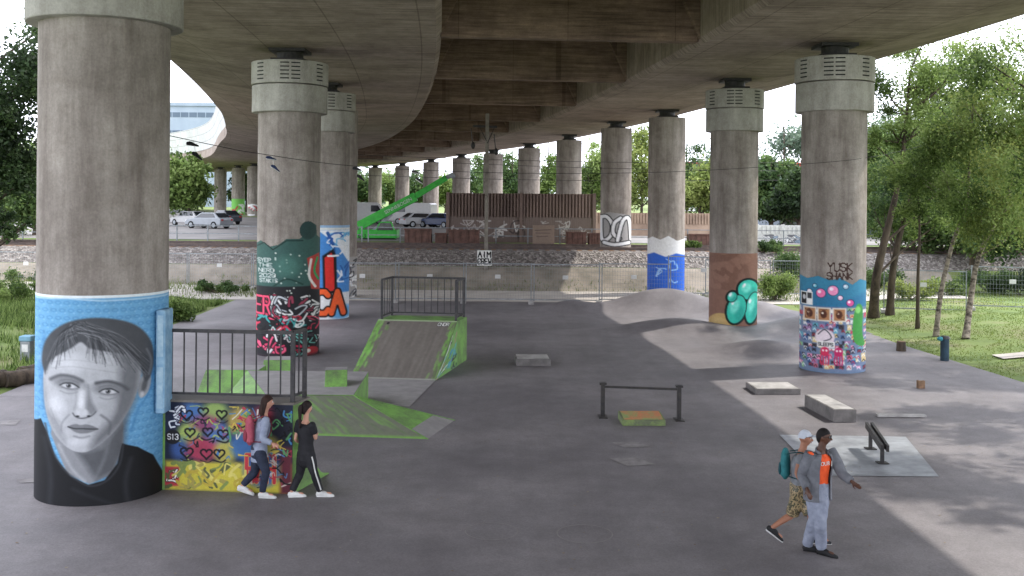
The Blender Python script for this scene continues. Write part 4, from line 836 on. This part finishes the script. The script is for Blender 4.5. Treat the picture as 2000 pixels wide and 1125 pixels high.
belt=[(1530,112,14.5,4.4,BG_,'tall blue green tree behind the brown and collage pillars'),(1505,88,9,2.6,MG,'mid green tree low behind the gap between the two right collared pillars'),(1560,84,7,2.2,DG,'dark shrub like tree just left of the collage pillar'),
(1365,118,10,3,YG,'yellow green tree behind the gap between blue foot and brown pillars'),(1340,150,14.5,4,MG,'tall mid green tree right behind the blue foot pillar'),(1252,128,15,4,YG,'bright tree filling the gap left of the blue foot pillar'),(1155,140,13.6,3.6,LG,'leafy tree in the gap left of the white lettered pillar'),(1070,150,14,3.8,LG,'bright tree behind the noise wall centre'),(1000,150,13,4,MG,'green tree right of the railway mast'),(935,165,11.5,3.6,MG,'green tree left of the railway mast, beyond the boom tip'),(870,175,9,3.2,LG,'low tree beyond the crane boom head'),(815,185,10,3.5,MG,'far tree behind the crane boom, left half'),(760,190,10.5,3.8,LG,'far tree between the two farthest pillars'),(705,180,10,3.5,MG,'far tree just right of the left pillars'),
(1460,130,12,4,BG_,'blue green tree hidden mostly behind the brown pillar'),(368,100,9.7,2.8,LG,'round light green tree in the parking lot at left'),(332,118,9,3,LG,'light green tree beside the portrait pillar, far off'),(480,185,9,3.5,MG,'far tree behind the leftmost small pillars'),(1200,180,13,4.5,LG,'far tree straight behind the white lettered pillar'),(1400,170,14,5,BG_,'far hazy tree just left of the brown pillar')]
for px,Y,zt,r,cs_,lb_ in belt:
    x=P(px,HY,Y).x;b0=V((x,Y,1.9));mid=(zt+3.2)/2+.3;rz_=(zt-2.6)/2
    tree(lb_,b0,[b0,b0+V((.1,0,2)),V((x,Y,zt-1))],.25,[((x,Y,mid),(r,r,rz_)),((x+r*.5,Y,mid-rz_*.5),(r*.8,r*.7,rz_*.6)),((x-r*.5,Y,mid-rz_*.4),(r*.8,r*.7,rz_*.6))],8500,.2,cs_,ncl=14,spread=.62)
for i,(px,Y,zt,r) in enumerate(((1690,85,11,3.8),(1730,66,9.5,3.4),(1785,60,9,3.2),(1840,64,11,3.8),(1900,56,9,3.2),(1955,60,10,3.8),(2020,54,10,3.5),(1760,90,14,4.8),(1880,85,14.5,5),(1975,80,14.5,5))):
    x=P(px,HY,Y).x;b0=V((x,Y,1.5));mid=(zt+1.5)/2
    tree('background tree behind the right trunks, '+['first','second','third','fourth','fifth','sixth','seventh','tall farther left','tall farther middle','tall farther right'][i]+' of the row',b0,[b0,b0+V((0,0,2)),V((x,Y,zt-1))],.14,[((x,Y,mid+.6),(r,r,(zt-1)/2)),((x+1,Y-1,mid-1.8),(r,r*.8,2))],13000,.11,[MG,LG,MG,LG,MG,YG,LG,BG_,LG,MG][i],ncl=14,spread=.62)
b0=V((-23,40,.3));tree('big dark leafy tree at the left border',b0,[b0,b0+V((.3,0,4)),b0+V((1,0,10))],.4,[(P(25,150,40),(2.2,2.5,3.0)),(P(15,330,40),(2.0,2.5,1.8)),(P(-60,200,40),(3,3,4)),(P(30,440,41),(1.3,1.5,.7))],30000,.09,DG)
for i,(px,Y,zt,r) in enumerate(((10,62,8,4),(70,75,9,3.6),(-60,55,11,4))):
    x=P(px,HY,Y).x;b0=V((x,Y,1.9));tree(['lower green tree behind the big dark one, left','pale green tree peeking left of the portrait pillar','tree outside the left border'][i],b0,[b0,b0+V((0,0,2)),V((x,Y,zt-1))],.2,[((x,Y,(zt+2)/2),(r,r,(zt-1.5)/2))],8000,.15,[MG,LG,DG][i],ncl=14)
def bush(label,p,r,h_,n,size,cols,name='bush'):
    p=V((p[0],p[1],hg(p[0],p[1])));o=thing(name,label,'bush',p);cs=[(p.x+rng.uniform(-r,r)*.7,p.y+rng.uniform(-r,r)*.5,p.z+h_*rng.uniform(.25,.75)) for i in range(12)];m=MB()
    for c_ in cs[::2]: m.tube([p,V(c_)],[.02,.008],n=5)
    m.build('stems',M['bark'],o);crown_mesh('foliage',o,cs,[h_*rng.uniform(.25,.42) for _ in cs],n,size,cols);return o
for px,py,r,h_,cs_,lb_ in ((350,628,1.0,1.0,LG,'bright weedy bush left of the second pillar by the railing'),(430,575,1.6,.7,MG,'low bush beyond the left asphalt corner'),(30,600,2.4,1.0,LG,'tall grassy bush on the left verge'),(70,560,2,1.0,MG,'bush left of the portrait pillar at the blue paint line'),(1515,588,1.0,1.4,LG,'bright bush right of the brown pillar'),(1550,570,1.2,1.8,MG,'taller bush left of the collage pillar'),(1780,600,1.3,1.0,YG,'yellowish bush between the right tree trunks'),(1930,585,1.8,1.2,MG,'bush behind the leaning birch'),(1990,590,1.6,1.4,DG,'dark bush at the right border'),(1840,590,1.2,.9,LG,'bush behind the thin sapling'),(1880,560,2.8,2.2,MG,'large bush behind the right fence'),(1760,556,2.6,2.4,LG,'large light bush behind the paired trunks'),(1980,556,2.8,2.4,LG,'large light bush by the right border fence'),(1720,575,1.2,1.4,MG,'bush just right of the collage pillar'),(1350,548,.8,.5,LG,'small weed clump right of the blue foot pillar'),(1490,560,1.5,.8,MG,'weed clump right of the brown pillar')):
    q=G(px,py);bush(lb_,q,r,h_,5500,.055,cs_)
def tufts(name,regions,n,hgt,cols):
    Vs=[];Cs=[];cl_=lin(np.array(cols))
    for (x0,x1,y0,y1,k) in regions:
        for i in range(int(n*k)):
            x=rng.uniform(x0,x1);y=rng.uniform(y0,y1)
            if asp(x,y) or (math.sin(x*1.7+y*.6)+math.sin(y*2.1-x*.8))<-1.4: continue
            z=hg(x,y);a=rng.uniform(0,6.28);h_=hgt*rng.uniform(.4,1.3);w_=.012+.012*rng.random();lx,ly=rng.normal(0,.35*h_,2)
            Vs+= [(x-w_*math.cos(a),y-w_*math.sin(a),z),(x+w_*math.cos(a),y+w_*math.sin(a),z),(x+lx,y+ly,z+h_)];c_=cl_[rng.integers(len(cl_))]*rng.uniform(.8,1.15);Cs+=[(*c_,1)]*3
    me=bpy.data.meshes.new(name);me.from_pydata(Vs,[],[(i,i+1,i+2) for i in range(0,len(Vs),3)]);at_=me.color_attributes.new('Col','FLOAT_COLOR','POINT');at_.data.foreach_set('color',np.array(Cs).ravel());return link(name,me,M['leaf'])
tag(tufts('verge_grass',[(-26,-13.2,26,48,1.2),(-20,-13.2,36,47,1)],22000,.3,LG),'long wild grass on the verge left of the asphalt','grass',kind='stuff')
tag(tufts('lawn_grass',[(13.2,30,28,52,1.4)],30000,.055,[(112,130,64),(124,140,74),(104,122,60),(134,144,86)]),'short grass on the verge under the right trees','grass',kind='stuff')
tag(tufts('embankment_weeds',[(-60,-12,49.5,55.5,1.),(8,24,50,55,.25),(-12,8,54.2,55.4,.05)],14000,.24,[(104,122,66),(126,134,84),(88,106,56)]),'weeds growing along the railway embankment','weeds',kind='stuff')
cs=[(rng.uniform(-230,260),rng.uniform(265,330),rng.uniform(3,11)) for i in range(170)]
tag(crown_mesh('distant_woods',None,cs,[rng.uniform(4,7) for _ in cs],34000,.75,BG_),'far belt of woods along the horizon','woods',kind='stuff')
Vs=[]
for i in range(500):
    y=11+30*rng.random()**1.3;x=rng.uniform(-.5,.6)*y;z=hg(x,y)+.022;a=rng.uniform(0,6.28);s_=rng.uniform(.012,.028);Vs+=[(x+s_*math.cos(a+q),y+s_*math.sin(a+q)*(.6 if k%2 else 1),z+.006*(k%2)) for k,q in enumerate((0,1.6,3.1,4.7))]
me=bpy.data.meshes.new('l');me.from_pydata(Vs,[],[(i,i+1,i+2,i+3) for i in range(0,len(Vs),4)]);tag(link('fallen_leaves',me,mat('dry_leaf',S(155,145,122),S(120,100,76),s=1)),'small dry leaves scattered over the asphalt','leaves',kind='stuff')
# ---------------------------------------------------------------- people
def hand(mb,w,d,side,k=1.,curl=.5):
    d=d.normalized();side=(side-d*side.dot(d)).normalized();pn=d.cross(side)
    mb.tube([w-d*.01,w+d*.03*k,w+d*.085*k],[(.024*k,.02*k),(.036*k,.017*k),(.039*k,.014*k)],n=12,side=side,rnd=True)
    for i,(o_,L) in enumerate(((-.030,.068),(-.010,.078),(.011,.073),(.031,.056))):
        p=w+d*.088*k+side*o_*k;q=p+(d-pn*curl*.4).normalized()*L*.45*k;r=q+(d-pn*curl*1.3).normalized()*L*.35*k;s_=r+(d*.6-pn*curl*1.8).normalized()*L*.3*k
        mb.tube([p-d*.01,p,q,r,s_],[.0095*k,.0095*k,.009*k,.0085*k,.007*k],n=8,rnd=True)
    p=w+d*.03*k-side*.03*k;q=p+(d*.7-side*.8).normalized()*.04*k;r=q+(d-side*.25-pn*.2).normalized()*.035*k;mb.tube([p+side*.01,p,q,r],[.013*k,.012*k,.011*k,.008*k],n=8,rnd=True)
def headmb(mb,c,f,s,u,k=1.):
    n=28;mm=20;vs=[]
    for i in range(mm+1):
        th=pi*i/mm;z=math.cos(th)
        for j in range(n):
            ph=2*pi*j/n;x=math.sin(th)*math.cos(ph);y=math.sin(th)*math.sin(ph)
            X=x*.076;Y=y*.097;Z_=z*.118
            if z<0: X*=1-.3*(-z)**1.4;Y*=(1-.05*-z) if y>0 else (1-.42*(-z))
            if y>0: Y*=.96+.05*(z<-.6)
            if y>.75 and -.05<z<.22 and .2<abs(x)<.55: Y-=.008
            if y>.75 and .22<z<.4: Y+=.004
            vs.append(c+(s*X+f*Y+u*Z_)*k)
    mb.add(vs,[(i*n+j,(i+1)*n+j,(i+1)*n+(j+1)%n,i*n+(j+1)%n) for i in range(mm) for j in range(n)])
    mb.tube([c+(f*.09+u*.02)*k,c+(f*.102-u*.005)*k,c+(f*.112-u*.028)*k,c+(f*.095-u*.036)*k],[.008*k,.011*k,.016*k,.01*k],n=10,side=s,rnd=True)
    for e in(-1,1): mb.ball(c+(s*e*.078-f*.008-u*.008)*k,(.009*k,.019*k,.03*k),10,(s,f,u))
lipm=mat('lips',S(140,80,75))
def person(label,Y0,J,fwd,hf,skin,k=1.,fem=False,name='person'):
    T=lambda q:P(q[0],q[1],Y0+(q[2] if len(q)>2 else 0))
    f=V(fwd).normalized();s=f.cross(Z).normalized();h=V(hf).normalized();hs=h.cross(Z).normalized();hu=hs.cross(h)
    hip,ch,nk,hd=[T(J[q]) for q in('hip','chest','neck','head')]
    root=thing(name,label,'person',(hip.x,hip.y,0));D={'f':f,'s':s,'h':h,'hs':hs,'hu':hu,'hip':hip,'ch':ch,'nk':nk,'hd':hd,'k':k,'root':root}
    sw=.165*k if fem else .195*k;hw=.09*k
    for e,S_ in((1,'R'),(-1,'L')):
        D['s'+S_]=nk-Z*.055+s*e*sw;D['e'+S_]=T(J['e'+S_]);D['w'+S_]=T(J['w'+S_]);D['h'+S_]=hip+s*e*hw-Z*.03;D['k'+S_]=T(J['k'+S_])
        fx,fy,dx,dy,lift=J['f'+S_];heel=G(fx,fy);d=V((dx,dy,0)).normalized();pitch=lift
        d2=(d*math.cos(pitch)-Z*math.sin(pitch));heel=heel+Z*(.27*math.sin(pitch)+.02);up=(Z*math.cos(pitch)+d*math.sin(pitch))
        D['heel'+S_]=heel;D['fd'+S_]=d2;D['fu'+S_]=up;D['a'+S_]=heel+up*.085+d2*.035
    mb=MB();a=.88 if fem else 1.
    tor=[(hip-Z*.09,.15*a,.115),(hip,.168*a,.12),(hip.lerp(ch,.45),.138*a,.1),(ch,.165*a,.118),(nk-Z*.09,.172*a,.1),(nk-Z*.035,.1*a,.07),(nk+Z*.01,.058*a,.058)]
    D['tor']=tor
    mb.tube([q[0] for q in tor],[(q[1]*k,q[2]*k) for q in tor],n=24,side=s,rnd=True);mb.tube([nk-Z*.05,nk+(hd-nk)*.7],[.056*a*k,.054*a*k],n=14,rnd=True);headmb(mb,hd,h,hs,hu,k)
    for e in 'LR':
        S_,E,W_=D['s'+e],D['e'+e],D['w'+e];mb.tube(catm([S_,S_.lerp(E,.5),E,E.lerp(W_,.45),W_],2),np.interp(np.arange(9),[0,2,4,6,8],[.052*k*a,.045*k*a,.036*k*a,.036*k*a,.025*k*a]).tolist(),n=12,rnd=True)
        hand(mb,W_,(W_-E),f,k*a)
        a_,b_,c_=D['h'+e],D['k'+e],D['a'+e];mb.tube(catm([a_,a_.lerp(b_,.4),b_,b_.lerp(c_,.35),c_],2),np.interp(np.arange(9),[0,2,4,6,8],[.088*k*a,.08*k*a,.055*k*a,.054*k*a,.036*k*a]).tolist(),n=14,rnd=True)
        mb.tube([D['heel'+e]+D['fu'+e]*.04,D['heel'+e]+D['fu'+e]*.035+D['fd'+e]*.2],[.034,.03],n=10,rnd=True)
    mb.skin('body',skin,root,.0105,3)
    for e in(-1,1):
        m=MB();m.ball(hd+(hs*e*.03+h*.083+hu*.012)*k,.011*k,10);u=m.build('eye',M['white'],root,smooth=60);m=MB();m.ball(hd+(hs*e*.03+h*.0905+hu*.012)*k,.0055*k,8);m.build('pupil',M['black'],u,smooth=60)
    m=MB();m.tube([hd+(hs*x*.024+h*(.09-.006*abs(x))-hu*.058)*k for x in(-1,-.5,0,.5,1)],[(.003,.004),(.005,.007),(.005,.007),(.005,.007),(.003,.004)],n=8,rnd=True);m.build('lips',lipm,root,smooth=60)
    return D
def topm(D,name,mt,hem=.1,pad=.016,sleeve=1.,fold=.012):
    tor=D['tor'];k=D['k'];mb=MB();pts=[tor[0][0]-Z*hem]+[q[0] for q in tor[:6]];rs=[((tor[0][1]+pad+.012)*k,(tor[0][2]+pad+.012)*k)]+[((q[1]+pad)*k,(q[2]+pad)*k) for q in tor[:5]]+[(.085*k,.075*k)]
    mb.tube(pts,rs,n=26,side=D['s'],rnd=False)
    for e in 'LR':
        S_,E,W_=D['s'+e],D['e'+e],D['w'+e]
        if sleeve<=.6: E2=S_.lerp(E,sleeve/.6*.9);mb.tube([S_-(E-S_)*.05,S_.lerp(E2,.5),E2],[(.054+pad)*k,(.052+pad)*k,(.05+pad)*k],n=14,rnd=False);mb.ball(S_,(.055+pad)*k,12)
        else: mb.tube(catm([S_,S_.lerp(E,.5),E,E.lerp(W_,.5),E.lerp(W_,.95)],2),np.interp(np.arange(9),[0,4,8],[(.053+pad)*k,(.043+pad)*k,(.03+pad)*k]).tolist(),n=14,rnd=False);mb.ball(S_,(.054+pad)*k,12)
    return mb.skin(name,mt,D['root'],.0115,3,fold)
def trous(D,name,mt,length=1.,pad=.014,fold=.012,cuff=0):
    mb=MB();k=D['k'];tor=D['tor'];mb.tube([tor[0][0]-Z*.04,tor[0][0],D['hip']+Z*.05],[((tor[0][1]+pad)*k,(tor[0][2]+pad)*k),((tor[1][1]+pad)*k,(tor[1][2]+pad)*k),((tor[1][1]+pad-.01)*k,(tor[1][2]+pad)*k)],n=24,side=D['s'],rnd=True)
    for e in 'LR':
        a,b,c_=D['h'+e],D['k'+e],D['a'+e]
        if length<1: b2=a.lerp(b,.5);e2=b.lerp(c_,.04);mb.tube([a,b2,e2],[(.09+pad)*k,(.088+pad)*k,(.082+pad)*k],n=16)
        else: mb.tube(catm([a,a.lerp(b,.4),b,b.lerp(c_,.4),b.lerp(c_,.98)],2),np.interp(np.arange(9),[0,2,4,6,8],[(.09+pad)*k,(.082+pad)*k,(.06+pad)*k,(.054+pad+cuff*.5)*k,(.042+pad+cuff)*k]).tolist(),n=16)
        mb.ball(a,(.09+pad)*k,12)
    return mb.skin(name,mt,D['root'],.0115,3,fold)
def shoes(D,mt,sm):
    for e in 'LR':
        a=MB();b=MB();shoe(a,b,D['heel'+e]-D['fu'+e]*.02,D['fd'+e],D['fu'+e],.28*D['k'],1.0);u=a.build('shoe',mt,D['root'],smooth=60);b.build('sole',sm,u,smooth=60)
def hair(D,mt,long=0,pony=0,name='hair',short=False,T_=1.13,cap=False):
    c,h,hs,hu,k=D['hd'],D['h'],D['hs'],D['hu'],D['k'];m=MB();n=28;mm=12;vs=[]
    if short: T_=1.05
    for i in range(mm+1):
        for j in range(n):
            ph=2*pi*j/n;fy=math.sin(ph)
            low=(.42 if fy>.5 else (.42*(fy+.2)/.7 if fy>-.2 else -.0-.8*min(1,(-fy-.2)/.6)))
            if cap: low=.28 if fy>0 else .05
            th=math.acos(max(-.95,min(.95,low)))*i/mm;x=math.sin(th)*math.cos(ph);y=math.sin(th)*fy;z=math.cos(th)
            vs.append(c+(hs*x*.077*T_+h*(y*.098*T_-.004)+hu*z*.119*T_)*k)
    m.add(vs,[(i*n+j,(i+1)*n+j,(i+1)*n+(j+1)%n,i*n+(j+1)%n) for i in range(mm) for j in range(n)])
    m.add([v for v in vs[-n:]],[tuple(range(n))])
    if long:
        m.tube(catm([c-h*.05*k+hu*.02,c-h*.085*k-hu*.08,c-h*.08*k-hu*.17,c-h*.07*k-hu*long],3),[(.07,.04)]*4+[(.075,.045)]*3+[(.06,.035)]*3,n=16,side=hs,rnd=True)
        for e in(-1,1): m.tube([c+hs*e*.068*k+hu*.03-h*.03,c+hs*e*.074*k-hu*.06-h*.05,c+hs*e*.07*k-hu*.15-h*.06],[.022,.022,.014],n=10,rnd=True)
    if pony: m.tube(catm([c-h*.1*k+hu*.05,c-h*.14*k+hu*.01,c-h*.13*k-hu*.1,c-h*.11*k-hu*pony],3),[.022,.028,.034,.036,.036,.034,.03,.026,.02,.012],n=12,rnd=True)
    return m.build(name,mt,D['root'],smooth=70)
def backpack(D,mt,mt2,label,k=1.):
    f,s,root=D['f'],D['s'],D['root'];c=D['ch']-f*(.205-.05*(1-k))
    bp=thing('backpack',label,'backpack',c);m=MB();m.tube([c-Z*.24*k,c-Z*.2*k,c,c+Z*.17*k,c+Z*.23*k],[(.11*k,.05*k),(.15*k,.085*k),(.155*k,.09*k),(.13*k,.075*k),(.08*k,.05*k)],n=22,side=s,rnd=True);m.skin('bag_body',mt,bp,.012,2,.012)
    m=MB();q=c-f*.085*k-Z*.08*k;m.tube([q-Z*.1*k,q-Z*.05*k,q+Z*.06*k],[(.09*k,.03*k),(.11*k,.04*k),(.1*k,.03*k)],n=16,side=s,rnd=True);m.build('front_pocket',mt2,bp,smooth=60)
    for e in(-1,1):
        m=MB();m.tube(catm([c+s*e*.09*k+f*.05+Z*.2*k,D['nk']+s*e*.1*k+f*.02,D['ch']+s*e*.125+f*.14+Z*.05,D['ch']+s*e*.16+f*.03-Z*.16,c+s*e*.1*k+f*.04-Z*.2*k],4),[(.025,.007)]*17,n=8,side=s);m.build('strap',mt2,bp,smooth=60)
sk1=mat('skin_light',S(200,154,132),S(184,136,116),rough=.5,s=8);sk2=mat('skin_dark',S(92,62,48),S(74,50,40),rough=.45,s=8);sk3=mat('skin_tan',S(164,116,92),S(144,100,80),rough=.5,s=8)
D=person('woman in grey blue top and dark jeans wearing a pink backpack, walking right',16.95,dict(head=(522,786),neck=(516,811),chest=(512,838),hip=(506,880),eL=(508,852,.15),wL=(530,862,.2),eR=(513,858,-.22),wR=(531,866,-.22),kR=(519,920,-.12),kL=(497,922,.1),fR=(508,973,1,-.1,0),fL=(466,969,1,.1,.35)),(.93,.36,0),(.9,.42,-.05),sk1,.97,True)
topm(D,'tunic',mat('blue_grey_knit',S(146,154,172),S(126,134,154),s=10,bs=60),.08,.018,1.);trous(D,'jeans',mat('dark_denim',S(34,40,56),S(46,54,72),s=12,bs=80));shoes(D,M['white'],M['white']);hair(D,mat('brown_hair',S(56,36,30),S(36,24,20),s=30,scale=(1,1,.1)),.22)
backpack(D,mat('pink_fabric',S(170,84,98),S(146,66,82),s=7),mat('pink_dark',S(145,60,76)),'dusty pink backpack worn by the woman in the grey blue top',.88)
D=person('woman in black t-shirt and striped black track pants striding right by the box corner',16.95,dict(head=(599,797),neck=(597,822),chest=(597,845),hip=(598,884),eL=(577,858,.05),wL=(592,868,.25),eR=(616,856,.0),wR=(618,850,.25),kR=(613,922,-.1),kL=(586,924,.1),fR=(621,971,1,.05,0),fL=(566,972,1,.15,.0)),(.6,.8,0),(.66,.74,-.1),sk1,.95,True)
blk=mat('black_jersey',S(26,26,30),S(36,36,40),s=10,bs=60);topm(D,'t_shirt',blk,.02,.016,.4);trous(D,'track_pants',blk,cuff=.005);shoes(D,M['white'],M['white']);hair(D,mat('dark_hair',S(40,28,25),S(24,17,15),s=30),0,.32)
m=MB();a,b_,c_=D['hR'],D['kR'],D['aR'];off=V((.5,-.85,0)).normalized();pts=catm([a+off*.108,a.lerp(b_,.4)+off*.104,b_+off*.083,b_.lerp(c_,.4)+off*.077,b_.lerp(c_,.9)+off*.068],3);m.tube(pts,[(.011,.004)]*len(pts),n=8,side=V((.85,.5,0)));m.build('side_stripe',M['white'],D['root'])
D=person('man in sunglasses, open grey jacket and orange t-shirt, walking toward the right',14.35,dict(head=(1609,853),neck=(1603,880),chest=(1600,905),hip=(1597,955),eL=(1645,925,-.1),wL=(1663,940,-.25),eR=(1567,928,.0),wR=(1576,955,-.2),kL=(1603,1015,-.15),kR=(1590,1012,-.05),fL=(1599,1083,.75,-.65,0),fR=(1572,1077,.95,-.3,0)),(.42,-.9,0),(.9,-.42,-.04),sk2,1.)
topm(D,'t_shirt',mat('orange_cotton',S(232,92,44),S(216,80,38),s=10,bs=60),.0,.012,.4);trous(D,'jeans',mat('grey_denim',S(142,148,162),S(120,126,142),s=10,bs=80),cuff=.014,pad=.02,fold=.02);shoes(D,M['black'],M['rub'])
gj=mat('grey_jacket',S(112,114,120),S(92,94,100),s=8,bs=50)
tor=D['tor'];m=MB();pts=[tor[0][0]-Z*.05]+[q[0] for q in tor[:5]]+[tor[5][0]];rs=[(.205,.165),(.2,.16),(.2,.155),(.19,.15),(.205,.155),(.205,.135),(.11,.095)]
m.tube(catm(pts,3),[tuple(q) for q in catm(rs,3)],n=40,side=D['s'],arc=(pi/2+.52,pi/2+2*pi-.52))
for e in 'LR':
    S_,E,W_=D['s'+e],D['e'+e],D['w'+e];m.tube(catm([S_-(E-S_)*.12,S_.lerp(E,.5),E,E.lerp(W_,.5),E.lerp(W_,.93)],3),np.interp(np.arange(13),[0,3,6,12],[.078,.076,.066,.05]).tolist(),n=18,rnd=False)
u=m.build('jacket',gj,D['root'],smooth=70);q=u.modifiers.new('s','SOLIDIFY');q.thickness=.008;q.offset=1
tx=bpy.data.textures.new('jf','CLOUDS');tx.noise_scale=.1;q=u.modifiers.new('d','DISPLACE');q.texture=tx;q.strength=.02
m=MB();m.tube(catm([D['nk']+D['s']*.07+D['f']*.07-Z*.03,D['nk']+D['s']*.085,D['nk']-D['f']*.075+Z*.01,D['nk']-D['s']*.085,D['nk']-D['s']*.07+D['f']*.07-Z*.03],4),[(.03,.012)]*17,n=8,side=Z);m.build('collar',gj,D['root'],smooth=60)
hair(D,mat('black_hair',S(22,18,18),s=60),short=True)
text(D['root'],'OUR J',D['ch']+D['f']*.146+Z*.03,.078,D['s']*-1,Z,M['white'],'shirt_lettering')
c,h,hs,hu=D['hd'],D['h'],D['hs'],D['hu'];m=MB()
for e in(-1,1): m.tube([c+hs*e*.031+h*.094+hu*.012,c+hs*e*.031+h*.101+hu*.012],[(.025,.019)]*2,n=14,side=hs);m.bar(c+hs*e*.056+h*.095+hu*.018,c+hs*e*.082+hu*.012,.005)
m.bar(c-hs*.012+h*.1+hu*.018,c+hs*.012+h*.1+hu*.018,.005);m.build('sunglasses',M['black'],D['root'])
D=person('man in white cap, grey vest and camouflage shorts striding behind the man in orange',14.95,dict(head=(1573,856),neck=(1566,882),chest=(1561,907),hip=(1561,952),eL=(1590,920,.0),wL=(1606,925,.1),eR=(1556,925,-.2),wR=(1572,950,-.25),kL=(1582,1003,-.1),kR=(1549,1003,.05),fL=(1587,1062,1,-.15,0),fR=(1499,1058,.9,-.2,.6)),(.93,-.36,0),(.92,-.38,0),sk3,.95)
topm(D,'vest',mat('grey_vest',S(128,132,136),S(104,108,114),s=9,bs=60),.02,.018,.25)
cm,t,b=nt('camouflage');v=coords(t);r_=ramp(t,noi(t,v,11,2),[(.4,S(92,80,58)),(.46,S(150,132,98)),(.54,S(60,62,44)),(.62,S(110,96,70))]);t.links.new(r_,b.inputs[0]);[e for e in t.nodes if e.type=='VALTORGB'][0].color_ramp.interpolation='CONSTANT'
trous(D,'shorts',cm,.5,.022);shoes(D,M['black'],M['white']);cw=mat('cap_white',S(190,196,206),S(172,178,188));hair(D,cw,name='cap',cap=True,T_=1.12)
c,h,hs,hu=D['hd'],D['h'],D['hs'],D['hu'];m=MB();m.tube([c+h*.08+hu*.045,c+h*.13+hu*.04,c+h*.17+hu*.03],[(.07,.006),(.066,.006),(.045,.005)],n=16,side=hs,rnd=True);m.build('cap_peak',cw,D['root'],smooth=60)
backpack(D,mat('teal_fabric',S(46,118,122),S(34,94,100),s=7),mat('teal_dark',S(28,78,86)),'teal backpack worn by the man in the white cap',.82)
